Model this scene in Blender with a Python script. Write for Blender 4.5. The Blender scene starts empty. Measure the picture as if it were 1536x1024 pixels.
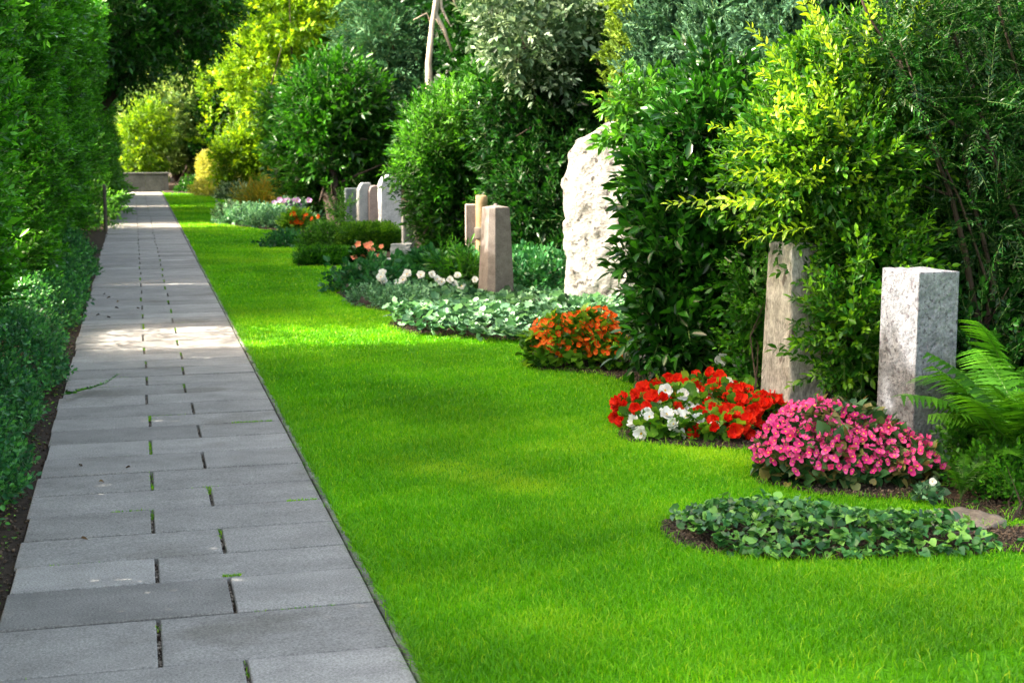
import bpy, math, random
import numpy as np
from mathutils import noise as mnoise, Vector

SC = bpy.context.scene
COL = SC.collection
R_ = math.radians
# ------------------------------------------------------------------ camera frame (photo pixels 1536 x 1024 -> points)
F, H = 2133.0, 1.65
PITCH = math.atan(305 / F)
PSI = math.atan(569 / F * math.cos(PITCH))
_s, _c = math.sin, math.cos
FW = np.array((_s(PSI) * _c(PITCH), _c(PSI) * _c(PITCH), -_s(PITCH)))
RT = np.array((_c(PSI), -_s(PSI), 0.0))
UP = np.array((_s(PSI) * _s(PITCH), _c(PSI) * _s(PITCH), _c(PITCH)))
CAM = np.array((0, 0, H))


def ray(x, y):
    return FW + (x - 768) / F * RT - (y - 512) / F * UP


def G(x, y, z=0.0):
    d = ray(x, y)
    return CAM + d * ((z - H) / d[2])


def W(x, y, Y):
    d = ray(x, y)
    return CAM + d * (Y / d[1])


def mpp(Y):
    return Y * 1.04 / F


# ------------------------------------------------------------------ materials
MATS = {}


def new_mat(name):
    m = bpy.data.materials.new(name)
    m.use_nodes = True
    m.node_tree.nodes.clear()
    return m, m.node_tree.nodes, m.node_tree.links


def ramp(n, stops):
    r = n.new('ShaderNodeValToRGB')
    e = r.color_ramp.elements
    while len(e) < len(stops):
        e.new(0.5)
    for el, (p, c) in zip(e, stops):
        el.position = p
        el.color = (*c, 1)
    return r


def leaf_mat(name, cols, trans, tf=0.3, rough=0.38, spec=0.5, vary=0.25, scale=2.0):
    m, n, l = new_mat(name)
    at = n.new('ShaderNodeAttribute'); at.attribute_name = 'rnd'
    k = len(cols)
    if name.endswith('_leaf') or 'cypress' in name:
        cols = [tuple(x * .6 for x in cols[0]), cols[1], tuple(min(.85, x * 1.25) for x in cols[2])]
    r = ramp(n, [(i / max(1, k - 1), c) for i, c in enumerate(cols)])
    l.new(at.outputs['Fac'], r.inputs[0])
    tc = n.new('ShaderNodeTexCoord')
    nz = n.new('ShaderNodeTexNoise'); nz.inputs['Scale'].default_value = scale; nz.inputs['Detail'].default_value = 1
    l.new(tc.outputs['Object'], nz.inputs['Vector'])
    mr = n.new('ShaderNodeMapRange')
    mr.inputs['From Min'].default_value = 0.3; mr.inputs['From Max'].default_value = 0.7
    mr.inputs['To Min'].default_value = 1 - vary; mr.inputs['To Max'].default_value = 1 + vary
    l.new(nz.outputs['Fac'], mr.inputs['Value'])
    hs = n.new('ShaderNodeHueSaturation')
    l.new(mr.outputs[0], hs.inputs['Value']); l.new(r.outputs[0], hs.inputs['Color'])
    b = n.new('ShaderNodeBsdfPrincipled')
    b.inputs['Roughness'].default_value = rough
    b.inputs['Specular IOR Level'].default_value = spec * (.55 if name.endswith(('_leaf', 'cypress')) or name.startswith('petal') else 1)
    l.new(hs.outputs[0], b.inputs['Base Color'])
    t = n.new('ShaderNodeBsdfTranslucent')
    mx = n.new('ShaderNodeMixRGB'); mx.blend_type = 'MULTIPLY'; mx.inputs[0].default_value = 1
    mx.inputs[2].default_value = (*trans, 1)
    l.new(hs.outputs[0], mx.inputs[1]); l.new(mx.outputs[0], t.inputs['Color'])
    s = n.new('ShaderNodeMixShader'); s.inputs[0].default_value = tf
    l.new(b.outputs[0], s.inputs[1]); l.new(t.outputs[0], s.inputs[2])
    o = n.new('ShaderNodeOutputMaterial'); l.new(s.outputs[0], o.inputs[0])
    MATS[name] = m
    return m


def surf_mat(name, stops, scale=8.0, detail=6, rough=0.8, bump=0.3, bscale=60.0, dist=0.01, stretch=(1, 1, 1), attr=0.0,
             spots=None, spec=0.3, grain=.7):
    """noise coloured surface with noise bump; attr mixes per-piece brightness; spots = (scale, colour, threshold)"""
    m, n, l = new_mat(name)
    tc = n.new('ShaderNodeTexCoord')
    mp = n.new('ShaderNodeMapping'); mp.inputs['Scale'].default_value = stretch
    l.new(tc.outputs['Object'], mp.inputs[0])
    nz = n.new('ShaderNodeTexNoise'); nz.inputs['Scale'].default_value = scale; nz.inputs['Detail'].default_value = detail
    nz.inputs['Roughness'].default_value = 0.65
    l.new(mp.outputs[0], nz.inputs['Vector'])
    r = ramp(n, stops); l.new(nz.outputs['Fac'], r.inputs[0])
    col = r.outputs[0]
    nb = n.new('ShaderNodeTexNoise'); nb.inputs['Scale'].default_value = bscale; nb.inputs['Detail'].default_value = 5
    nb.inputs['Roughness'].default_value = 0.7
    l.new(mp.outputs[0], nb.inputs['Vector'])
    if spots:
        v = n.new('ShaderNodeTexNoise'); v.inputs['Scale'].default_value = spots[0]; v.inputs['Detail'].default_value = 3
        l.new(mp.outputs[0], v.inputs['Vector'])
        rr = ramp(n, [(spots[2], (0, 0, 0)), (spots[2] + 0.08, (1, 1, 1))]); l.new(v.outputs['Fac'], rr.inputs[0])
        mx = n.new('ShaderNodeMixRGB'); l.new(rr.outputs[0], mx.inputs[0]); l.new(col, mx.inputs[1])
        mx.inputs[2].default_value = (*spots[1], 1); col = mx.outputs[0]
    # fine grain
    fr = ramp(n, [(0.36, (0.55, 0.55, 0.55)), (0.64, (1.36, 1.36, 1.36))]); l.new(nb.outputs['Fac'], fr.inputs[0])
    m2 = n.new('ShaderNodeMixRGB'); m2.blend_type = 'MULTIPLY'; m2.inputs[0].default_value = grain
    l.new(col, m2.inputs[1]); l.new(fr.outputs[0], m2.inputs[2]); col = m2.outputs[0]
    if attr:
        at = n.new('ShaderNodeAttribute'); at.attribute_name = 'rnd'
        mr = n.new('ShaderNodeMapRange'); mr.inputs['To Min'].default_value = 1 - attr; mr.inputs['To Max'].default_value = 1 + attr
        l.new(at.outputs['Fac'], mr.inputs['Value'])
        hs = n.new('ShaderNodeHueSaturation'); l.new(mr.outputs[0], hs.inputs['Value']); l.new(col, hs.inputs['Color'])
        col = hs.outputs[0]
    b = n.new('ShaderNodeBsdfPrincipled'); b.inputs['Roughness'].default_value = rough
    b.inputs['Specular IOR Level'].default_value = spec
    l.new(col, b.inputs['Base Color'])
    bp = n.new('ShaderNodeBump'); bp.inputs['Strength'].default_value = bump; bp.inputs['Distance'].default_value = dist
    l.new(nb.outputs['Fac'], bp.inputs['Height']); l.new(bp.outputs[0], b.inputs['Normal'])
    o = n.new('ShaderNodeOutputMaterial'); l.new(b.outputs[0], o.inputs[0])
    MATS[name] = m
    return m


# greens -----------------------------------------------------------
leaf_mat('yew_leaf', [(.008, .058, .003), (.028, .155, .006), (.12, .38, .018)], (1.5, 1.6, .6), .25, .3, .6)
leaf_mat('cover_leaf', [(0.0084, 0.0546, 0.0185), (0.0252, 0.126, 0.0441), (0.0945, 0.3105, 0.0473)], (1.3, 1.5, .7), .2, .33, .6)
leaf_mat('laurel_leaf', [(0.0032, 0.0248, 0.0032), (0.008, 0.0525, 0.005), (0.0396, 0.1728, 0.0101)], (1.5, 1.6, .6), .25, .28, .6)
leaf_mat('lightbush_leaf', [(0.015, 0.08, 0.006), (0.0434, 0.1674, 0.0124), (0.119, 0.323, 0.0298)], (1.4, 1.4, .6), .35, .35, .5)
leaf_mat('golden_leaf', [(0.0054, 0.045, 0.0023), (0.0193, 0.1045, 0.0044), (0.1425, 0.323, 0.0133)], (1.5, 1.3, .5), .35, .38, .5)
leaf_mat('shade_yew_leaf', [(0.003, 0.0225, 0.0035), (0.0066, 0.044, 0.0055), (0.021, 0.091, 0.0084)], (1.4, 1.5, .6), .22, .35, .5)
leaf_mat('small_leaf', [(0.0084, 0.06, 0.0048), (0.0245, 0.133, 0.0077), (0.099, 0.306, 0.0162)], (1.4, 1.4, .6), .35, .35, .5)
leaf_mat('fern_leaf', [(0.0098, 0.0588, 0.0039), (0.0259, 0.1152, 0.0058), (0.0743, 0.2228, 0.0121)], (1.5, 1.5, .6), .4, .42, .4)
leaf_mat('blue_cypress', [(0.02, 0.06, 0.03), (0.045, 0.12, 0.065), (0.1105, 0.234, 0.13)], (1.2, 1.3, .8), .15, .6, .3)
leaf_mat('gold_cypress', [(0.04, 0.1, 0.01), (0.1105, 0.195, 0.0195), (0.221, 0.323, 0.0425)], (1.3, 1.3, .6), .2, .55, .3)
leaf_mat('dusk_cypress', [(.018, .065, .028), (.035, .11, .05), (.07, .18, .08)], (1.2, 1.3, .8), .15, .6, .3)
leaf_mat('gold_shoot_leaf', [(0.099, 0.27, 0.009), (0.1995, 0.38, 0.0133), (0.38, 0.52, 0.03)], (1.4, 1.3, .5), .4, .38, .5)
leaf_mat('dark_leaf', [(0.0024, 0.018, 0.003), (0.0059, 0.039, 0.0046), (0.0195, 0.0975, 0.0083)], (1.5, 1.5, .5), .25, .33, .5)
leaf_mat('painted_shade_leaf', [(.003, .020, .004), (.006, .040, .006), (.022, .10, .010)], (1.4, 1.5, .5), .2, .33, .5)  # very dark base: shade beside the tall laurel put into the leaf colour
leaf_mat('mid_leaf', [(0.004, 0.0325, 0.0035), (0.0108, 0.069, 0.0054), (0.048, 0.192, 0.0128)], (1.5, 1.5, .5), .3, .33, .5)
leaf_mat('yellow_leaf', [(0.036, 0.12, 0.0036), (0.112, 0.256, 0.008), (0.28, 0.44, 0.02)], (1.4, 1.2, .5), .4, .4, .4)
leaf_mat('olive_leaf', [(.02, .08, .016), (.10, .20, .045), (.30, .39, .12)], (1.3, 1.2, .7), .3, .4, .4)
leaf_mat('hedge_gold', [(.26, .33, .04), (.42, .44, .08), (.58, .56, .16)], (1.2, 1.1, .6), .3, .5, .3)
leaf_mat('pale_leaf', [(0.012, 0.045, 0.015), (0.075, 0.15, 0.07), (0.414, 0.54, 0.378)], (1.2, 1.2, .8), .25, .4, .5)
leaf_mat('silver_leaf', [(0.0275, 0.0935, 0.0413), (0.09, 0.2175, 0.1125), (0.24, 0.42, 0.24)], (1.1, 1.3, .7), .2, .45, .4)
leaf_mat('ivy_leaf', [(0.0132, 0.075, 0.0108), (0.045, 0.165, 0.0413), (0.1615, 0.342, 0.057)], (1.3, 1.4, .6), .2, .33, .6)
leaf_mat('bergenia_leaf', [(0.0083, 0.055, 0.0165), (0.0195, 0.1105, 0.0325), (0.056, 0.2, 0.056)], (1.2, 1.4, .6), .2, .35, .6)
leaf_mat('box_leaf', [(0.012, 0.072, 0.0048), (0.035, 0.14, 0.0084), (0.135, 0.297, 0.018)], (1.4, 1.4, .5), .3, .4, .4)
leaf_mat('begonia_leaf', [(0.015, 0.066, 0.018), (0.042, 0.133, 0.0385), (0.187, 0.136, 0.0425)], (1.3, 1.2, .7), .2, .4, .5)
leaf_mat('geranium_leaf', [(0.03, 0.12, 0.009), (0.077, 0.231, 0.0175), (0.204, 0.3825, 0.034)], (1.4, 1.3, .5), .35, .4, .4)
leaf_mat('autumn_leaf', [(.10, .20, .02), (.24, .30, .03), (.48, .28, .03)], (1.3, 1.1, .5), .35, .45, .4)
leaf_mat('grass_blade', [(.068, .265, .003), (.155, .445, .004), (.40, .60, .02)], (1.3, 1.3, .4), .4, .5, .3, .2, .9)
leaf_mat('petal_red', [(.52, .005, .003), (.72, .014, .004), (.80, .05, .012)], (1.1, .9, .8), .25, .55, .3, .1)
leaf_mat('petal_white', [(.80, .80, .76), (.86, .86, .83), (.88, .88, .85)], (1, 1, 1), .3, .5, .3, .04)
leaf_mat('petal_pink', [(.52, .012, .13), (.74, .04, .25), (.86, .17, .42)], (1.05, .8, .9), .3, .5, .3, .12)
leaf_mat('petal_rose', [(.42, .01, .07), (.62, .025, .14), (.78, .09, .28)], (1.05, .8, .9), .3, .5, .3, .12)
leaf_mat('petal_orange', [(.72, .045, .006), (.86, .11, .008), (.90, .24, .012)], (1.05, .9, .5), .3, .5, .3, .15)
leaf_mat('petal_salmon', [(.75, .16, .08), (.85, .25, .14), (.86, .40, .25)], (1.05, .9, .7), .3, .5, .3, .1)
leaf_mat('petal_lilac', [(.35, .16, .42), (.5, .28, .55), (.65, .45, .66)], (1, 1, 1), .3, .5, .3, .1)
leaf_mat('petal_yellow', [(.75, .48, .03), (.8, .55, .05), (.85, .62, .1)], (1, 1, 1), .3, .5, .3, .1)
leaf_mat('dry_leaf', [(.05, .028, .014), (.11, .065, .03), (.2, .13, .06)], (1, 1, 1), .15, .7, .2, .2)
leaf_mat('dead_frond', [(.45, .38, .25), (.6, .52, .38), (.7, .64, .5)], (1, 1, 1), .25, .6, .2, .1)
surf_mat('bark', [(.3, (.018, .013, .009)), (.7, (.06, .043, .03))], 6, 5, .9, .6, 25, .03, (1, 1, .25))
surf_mat('dead_wood', [(.3, (.30, .22, .16)), (.7, (.62, .54, .45))], 5, 5, .85, .5, 25, .02, (1, 1, .25))
surf_mat('green_stem', [(.3, (.05, .12, .02)), (.7, (.10, .17, .04))], 6, 3, .6, .1)
surf_mat('red_stem', [(.3, (.16, .03, .015)), (.7, (.25, .07, .03))], 6, 3, .6, .1)
surf_mat('soil', [(.25, (.018, .012, .008)), (.55, (.045, .030, .020)), (.8, (.10, .07, .05))], 14, 8, .95, 1.0, 45, .03)
surf_mat('crumb', [(.3, (.03, .02, .014)), (.7, (.13, .095, .065))], 9, 4, .95, .5, 60, .01, attr=.5)
surf_mat('grit', [(.3, (.10, .085, .07)), (.7, (.34, .30, .25))], 30, 4, .9, .4, 90, .005, attr=.5)
surf_mat('slab', [(.25, (.20, .192, .183)), (.5, (.285, .273, .260)), (.8, (.37, .355, .338))], 3.2, 10, .85, .9, 120, .006,
         (1, 1.5, 1), attr=.24, grain=1.0, spots=(1.1, (.21, .198, .18), .60))
surf_mat('kerb', [(.3, (.13, .125, .115)), (.7, (.27, .26, .24))], 7, 6, .9, .5, 90, .006, attr=.25)
surf_mat('far_ground', [(.3, (.02, .028, .010)), (.7, (.05, .055, .02))], 3, 6, .95, .5, 20, .03)
surf_mat('granite', [(.30, (.11, .115, .135)), (.5, (.175, .182, .205)), (.7, (.25, .257, .28))], 16, 8, .8, .9, 55, .012,
         spots=(42, (.09, .085, .10), .57))
surf_mat('weathered', [(.28, (.26, .25, .23)), (.5, (.40, .39, .365)), (.72, (.54, .53, .505))], 5, 8, .88, .8, 40, .012,
         (2.0, 2.0, .8), spots=(8, (.14, .12, .11), .63))
surf_mat('limestone', [(.28, (.26, .25, .23)), (.5, (.42, .41, .39)), (.75, (.56, .55, .53))], 5, 9, .9, 1.0, 30, .08,
         spots=(15, (.09, .085, .08), .585))
surf_mat('pinkstone', [(.3, (.125, .105, .095)), (.5, (.175, .150, .138)), (.75, (.235, .205, .19))], 14, 8, .75, .3, 120, .004,
         spots=(2.0, (.17, .14, .085), .58))
surf_mat('sandstone', [(.3, (.22, .15, .07)), (.7, (.38, .27, .15))], 6, 6, .85, .3, 60, .006)
surf_mat('greystone', [(.3, (.26, .285, .29)), (.7, (.42, .44, .45))], 5, 6, .7, .3, 80, .004)
surf_mat('palestone', [(.3, (.46, .48, .50)), (.7, (.68, .69, .71))], 5, 7, .75, .3, 60, .005, spots=(5, (.18, .2, .2), .68))
surf_mat('slate', [(.3, (.10, .125, .135)), (.7, (.18, .21, .22))], 5, 6, .6, .3, 80, .004)
surf_mat('brownstone', [(.3, (.23, .18, .165)), (.7, (.36, .29, .265))], 6, 6, .75, .3, 80, .004)
surf_mat('wall_stone', [(.3, (.055, .06, .06)), (.7, (.12, .125, .125))], 3, 7, .85, .5, 20, .02)
surf_mat('flatstone', [(.3, (.10, .085, .07)), (.7, (.20, .17, .14))], 6, 6, .9, .6, 50, .01)
surf_mat('bronze', [(.3, (.06, .05, .04)), (.7, (.13, .11, .09))], 8, 5, .6, .4, 60, .004)
surf_mat('post_wood', [(.3, (.07, .058, .045)), (.7, (.15, .125, .10))], 5, 5, .85, .4, 30, .01, (1, 1, .2))


def lawn_mat():
    m, n, l = new_mat('lawn')
    tc = n.new('ShaderNodeTexCoord')
    a = n.new('ShaderNodeTexNoise'); a.inputs['Scale'].default_value = .9; a.inputs['Detail'].default_value = 4
    b2 = n.new('ShaderNodeTexNoise'); b2.inputs['Scale'].default_value = 70; b2.inputs['Detail'].default_value = 4
    l.new(tc.outputs['Object'], a.inputs[0]); l.new(tc.outputs['Object'], b2.inputs[0])
    r = ramp(n, [(.3, (.06, .25, .003)), (.55, (.11, .34, .004)), (.75, (.20, .42, .010))]); l.new(a.outputs['Fac'], r.inputs[0])
    r2 = ramp(n, [(.3, (.55, .6, .5)), (.7, (1.2, 1.15, 1.2))]); l.new(b2.outputs['Fac'], r2.inputs[0])
    mx = n.new('ShaderNodeMixRGB'); mx.blend_type = 'MULTIPLY'; mx.inputs[0].default_value = 1
    l.new(r.outputs[0], mx.inputs[1]); l.new(r2.outputs[0], mx.inputs[2])
    b = n.new('ShaderNodeBsdfPrincipled'); b.inputs['Roughness'].default_value = .9; b.inputs['Specular IOR Level'].default_value = .1
    l.new(mx.outputs[0], b.inputs['Base Color'])
    bp = n.new('ShaderNodeBump'); bp.inputs['Strength'].default_value = .8; bp.inputs['Distance'].default_value = .02
    l.new(b2.outputs['Fac'], bp.inputs['Height']); l.new(bp.outputs[0], b.inputs['Normal'])
    o = n.new('ShaderNodeOutputMaterial'); l.new(b.outputs[0], o.inputs[0])
    MATS['lawn'] = m


lawn_mat()


# ------------------------------------------------------------------ mesh collecting
SMOOTH = {'grass_blade', 'bark', 'dead_wood', 'green_stem', 'granite', 'weathered', 'limestone', 'flatstone', 'post_wood', 'sandstone', 'bronze', 'crumb', 'dry_leaf'}


class Geo:
    def __init__(self):
        self.V, self.T, self.M, self.A, self.n = [], [], [], [], 0

    def add(self, V, T, mi=0, a=0.5):
        V = np.asarray(V, float).reshape(-1, 3); T = np.asarray(T, int).reshape(-1, 3)
        self.V.append(V); self.T.append(T + self.n)
        self.M.append(np.full(len(T), mi, int) if np.isscalar(mi) else np.asarray(mi, int))
        self.A.append(np.full(len(V), a, float) if np.isscalar(a) else np.asarray(a, float))
        self.n += len(V)
        return self

    def mesh(self, name, mats, origin=(0, 0, 0), smooth=False):
        V = np.concatenate(self.V) - np.asarray(origin, float); T = np.concatenate(self.T)
        M = np.concatenate(self.M); A = np.concatenate(self.A)
        me = bpy.data.meshes.new(name)
        me.vertices.add(len(V)); me.vertices.foreach_set('co', V.astype(np.float32).ravel())
        me.loops.add(T.size); me.loops.foreach_set('vertex_index', T.astype(np.int32).ravel())
        me.polygons.add(len(T)); me.polygons.foreach_set('loop_start', np.arange(0, T.size, 3, dtype=np.int32))
        me.polygons.foreach_set('material_index', M.astype(np.int32))
        smooth = smooth or mats[0] in SMOOTH or mats[0].startswith('petal') or mats[0].endswith(('_leaf', 'cypress'))
        me.polygons.foreach_set('use_smooth', np.full(len(T), smooth, bool))
        at = me.attributes.new('rnd', 'FLOAT', 'POINT'); at.data.foreach_set('value', np.clip(A, 0, 1).astype(np.float32))
        for m in mats:
            me.materials.append(MATS[m])
        me.update(calc_edges=True)
        return me


def thing(name, label, cat, loc=(0, 0, 0), group=None, rz=0.0):
    o = bpy.data.objects.new(name, None); COL.objects.link(o)
    o.location = tuple(loc); o.rotation_euler.z = rz; o.empty_display_size = .1
    o['label'] = label; o['category'] = cat
    if group:
        o['group'] = group
    return o


def obj(name, geo, mats, parent=None, smooth=False, origin=None):
    if isinstance(mats, str):
        mats = [mats]
    if origin is None:
        origin = parent.location if parent is not None else (0, 0, 0)
    o = bpy.data.objects.new(name, geo.mesh(name, mats, origin, smooth)); COL.objects.link(o)
    if parent is not None:
        o.parent = parent
    return o


def tag(o, label=None, cat=None, group=None, kind=None):
    if label: o['label'] = label
    if cat: o['category'] = cat
    if group: o['group'] = group
    if kind: o['kind'] = kind
    return o


def copy_tree(root, loc, rz=0.0, sc=1.0, label=None):
    r = root.copy(); COL.objects.link(r); r.location = tuple(loc); r.rotation_euler.z = rz
    r.scale = (sc, sc, sc) if np.isscalar(sc) else sc
    if label: r['label'] = label
    for ch in root.children:
        c = ch.copy(); COL.objects.link(c); c.parent = r
        for g in ch.children:
            d = g.copy(); COL.objects.link(d); d.parent = c
    return r


def nrm(a):
    a = np.asarray(a, float)
    return a / np.maximum(np.linalg.norm(a, axis=-1, keepdims=True), 1e-9)


def frames(D, up=(0, 0, 1), roll=None):
    D = nrm(D); up = np.broadcast_to(np.asarray(up, float), D.shape)
    z = up - (up * D).sum(-1, keepdims=True) * D
    bad = np.linalg.norm(z, axis=-1) < 1e-3
    if bad.any():
        alt = np.zeros_like(z); alt[..., 0] = 1
        z[bad] = (alt - (alt * D).sum(-1, keepdims=True) * D)[bad]
    z = nrm(z); x = np.cross(D, z)
    if roll is not None:
        c, s = np.cos(roll)[:, None], np.sin(roll)[:, None]
        x, z = x * c + z * s, z * c - x * s
    return np.stack([x, D, z], -1)


# ------------------------------------------------------------------ leaf and sprig templates
def leaf2(w, fold=.12, m=.45):
    return (np.array([(0, 0, 0), (w / 2, m, fold * w), (0, 1, -.05), (-w / 2, m, fold * w)]), np.array([(0, 1, 2), (0, 2, 3)]))


def leaf8(w, fold=.22, droop=.12):
    V = [(0, 0, 0), (w * .40, .27, fold * w), (w * .47, .62, fold * w - droop * .4), (0, 1, -droop),
         (-w * .47, .62, fold * w - droop * .4), (-w * .40, .27, fold * w), (0, .3, 0), (0, .65, -droop * .35)]
    T = [(0, 1, 6), (6, 1, 2), (6, 2, 7), (7, 2, 3), (0, 6, 5), (6, 7, 4), (6, 4, 5), (7, 3, 4)]
    return np.array(V, float), np.array(T)


def heart(w=.95, fold=.10):
    V = [(0, .12, 0), (w * .28, -.06, fold), (w * .5, .22, fold * 1.4), (w * .38, .6, fold), (0, 1, -.12),
         (-w * .38, .6, fold), (-w * .5, .22, fold * 1.4), (-w * .28, -.06, fold), (0, .5, 0)]
    T = [(8, 0, 1), (8, 1, 2), (8, 2, 3), (8, 3, 4), (8, 4, 5), (8, 5, 6), (8, 6, 7), (8, 7, 0)]
    return np.array(V, float), np.array(T)


def scallop(k=7, w=1.0, cup=.15, rng=None):
    """round lobed leaf (geranium, lamium)"""
    V = [(0, .5, -cup * .5)]; T = []
    m = 2 * k
    for i in range(m):
        a = -math.pi / 2 + .25 + (2 * math.pi - .5) * i / (m - 1)
        r = .5 * (1.0 if i % 2 else .86)
        V.append((r * math.cos(a) * w, .5 + r * math.sin(a), cup * .4 + (.04 if i % 2 else -.04)))
    for i in range(1, m):
        T.append((0, i, i + 1))
    return np.array(V, float), np.array(T)


def tube(P, rad, k=5):
    P = np.asarray(P, float); rad = np.broadcast_to(np.asarray(rad, float), (len(P),))
    d = np.gradient(P, axis=0); fr = frames(d, (0.13, 0.31, .94))
    a = np.arange(k) * 2 * math.pi / k
    ring = np.stack([np.cos(a), np.zeros(k), np.sin(a)], -1)
    V = (np.einsum('nij,vj->nvi', fr, ring) * rad[:, None, None] + P[:, None, :]).reshape(-1, 3)
    T = []
    for i in range(len(P) - 1):
        for j in range(k):
            a0, a1 = i * k + j, i * k + (j + 1) % k
            T += [(a0, a1, a1 + k), (a0, a1 + k, a0 + k)]
    n = len(P) - 1
    V = np.vstack([V, P[-1:]])
    for j in range(k):
        T.append((n * k + j, n * k + (j + 1) % k, len(V) - 1))
    return V, np.array(T)


def sprig(seed, n, L, leaf, ll, ang=55, mode='spiral', stem=.0015, droop=.0, taper=.35, jit=.25, term=True):
    """a shoot: stem along +Y with leaves; returns a template (V, T, material index, rnd)"""
    r = np.random.default_rng(seed)
    g = Geo()
    P, D, S, U, A = [], [], [], [], []
    for i in range(n):
        t = (i + .6) / n
        z = -droop * L * t * t
        if mode == 'spiral': phi = i * 2.39996
        elif mode == 'two': phi = (i % 2) * math.pi
        else: phi = (i % 2) * math.pi + (i // 2) * math.pi / 2
        if mode == 'opp': t = ((i // 2) * 2 + 1) / n
        phi += r.normal(0, jit)
        a = R_(ang) * (1 - .35 * t) + r.normal(0, jit * .5)
        P.append((0, t * L, z))
        D.append((math.sin(a) * math.cos(phi), math.cos(a) - droop * t, math.sin(a) * math.sin(phi)))
        S.append(ll * (1 - taper * t) * r.uniform(.75, 1.2)); A.append(.55 * r.random() + .40 * t)
        U.append((r.normal(0, .3), -.3, 1))
    if term:
        P.append((0, L, -droop * L)); D.append((r.normal(0, .15), 1, .1)); S.append(ll * (1 - taper)); A.append(.95); U.append((0, 0, 1))
    P, D, S, A = map(np.array, (P, D, S, A))
    lv, lt = leaf
    fr = frames(D, np.array(U), r.normal(0, jit, len(P)))
    V = np.einsum('nij,vj->nvi', fr, lv) * S[:, None, None] + P[:, None, :]
    T = lt[None] + (np.arange(len(P)) * len(lv))[:, None, None]
    g.add(V, T, 0, np.repeat(A, len(lv)))
    if stem:
        ys = np.linspace(0, 1, 3)
        sv, st = tube(np.stack([ys * 0, ys * L, -droop * L * ys ** 2], -1), [stem, stem * .8, stem * .4], 3)
        g.add(sv, st, 1, .4)
    return (np.concatenate(g.V), np.concatenate(g.T), np.concatenate(g.M), np.concatenate(g.A))


def single(leaf, stem=0.0):
    return (leaf[0], leaf[1], np.zeros(len(leaf[1]), int), np.full(len(leaf[0]), .5))


def place(g, tpls, P, D, S, r, up=(0, 0, 1), roll=.5, arnd=.5, bias=None):
    """scatter templates into Geo g"""
    P, D = np.asarray(P, float), np.asarray(D, float)
    n = len(P)
    S = np.broadcast_to(np.asarray(S, float), (n,))
    k = r.integers(0, len(tpls), n)
    rl = r.normal(0, roll, n)
    ir = r.random(n) if bias is None else np.clip(bias, 0, 1)
    upa = np.broadcast_to(np.asarray(up, float), (n, 3))
    for j, (tv, tt, tm, ta) in enumerate(tpls):
        s = k == j; c = int(s.sum())
        if not c:
            continue
        fr = frames(D[s], upa[s], rl[s])
        V = np.einsum('nij,vj->nvi', fr, tv) * S[s][:, None, None] + P[s][:, None, :]
        T = tt[None] + (np.arange(c) * len(tv))[:, None, None]
        A = ta[None] * (1 - arnd) + ir[s][:, None] * arnd
        g.add(V.reshape(-1, 3), T.reshape(-1, 3), np.tile(tm, c), A.ravel())
    return g


def wob(P, f=1.0, seed=0):
    """cheap smooth noise, about -1..1"""
    r = np.random.default_rng(seed + 991)
    o = np.zeros(len(P))
    for i in range(5):
        k = r.normal(0, 1, 3) * f * (1 + i * .7)
        o += np.sin(P @ k + r.uniform(0, 6.3)) / (1 + i * .35)
    return o / 2.2


def px_blobs(L):
    """(px, py, Y, rx_px, rz_px, ry_m) -> centre and radii in metres"""
    B = []
    for px, py, Y, rx, rz, ry in L:
        B.append((*W(px, py, Y), rx * mpp(Y), ry, rz * mpp(Y)))
    return np.array(B, float)


def blob_pts(B, n, r, depth=.35, zmin=.03, rough=.12, f=3.0, seed=0, keep=.82):
    B = np.asarray(B, float)
    area = (B[:, 3] * B[:, 4] + B[:, 4] * B[:, 5] + B[:, 3] * B[:, 5])
    Ps, Ns, tot = [], [], 0
    while tot < n:
        m = int((n - tot) * 1.7) + 50
        k = r.choice(len(B), m, p=area / area.sum())
        u = nrm(r.normal(0, 1, (m, 3)))
        c, rad = B[k, :3], B[k, 3:]
        q = c + u * rad
        s = 1 - depth * r.random(m) ** 1.8 + rough * wob(q, f, seed)
        p = c + u * rad * s[:, None]
        ok = p[:, 2] > zmin
        for j in range(len(B)):
            o = (((p - B[j, :3]) / B[j, 3:]) ** 2).sum(1)
            ok &= (k == j) | (o > keep * keep) | (r.random(m) < .12)
        Ps.append(p[ok]); Ns.append(nrm(u / rad)[ok]); tot += int(ok.sum())
    return np.concatenate(Ps)[:n], np.concatenate(Ns)[:n]


def foliage(B, n, tpls, size, seed, depth=.35, dirs=(1, .5, .45), inner=.25, rough=.12, f=3.0, zmin=.03, innersize=1.5,
            roll=.5, arnd=.5, szvar=.25, g=None):
    r = np.random.default_rng(seed)
    g = g or Geo()
    P, N = blob_pts(B, n, r, depth, zmin, rough, f, seed)
    D = nrm(N * dirs[0] + np.array((0, 0, 1)) * dirs[1] + r.normal(0, dirs[2], P.shape))
    place(g, tpls, P, D, size * r.uniform(1 - szvar, 1 + szvar, n), r, roll=roll, arnd=arnd)
    if inner:
        m = int(n * inner)
        P, N = blob_pts(B, m, r, .75, zmin, rough, f, seed + 5, .45)
        D = nrm(N * .5 + r.normal(0, .7, P.shape))
        place(g, tpls, P, D, size * innersize, r, roll=1.0, arnd=arnd)
    return g


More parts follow.
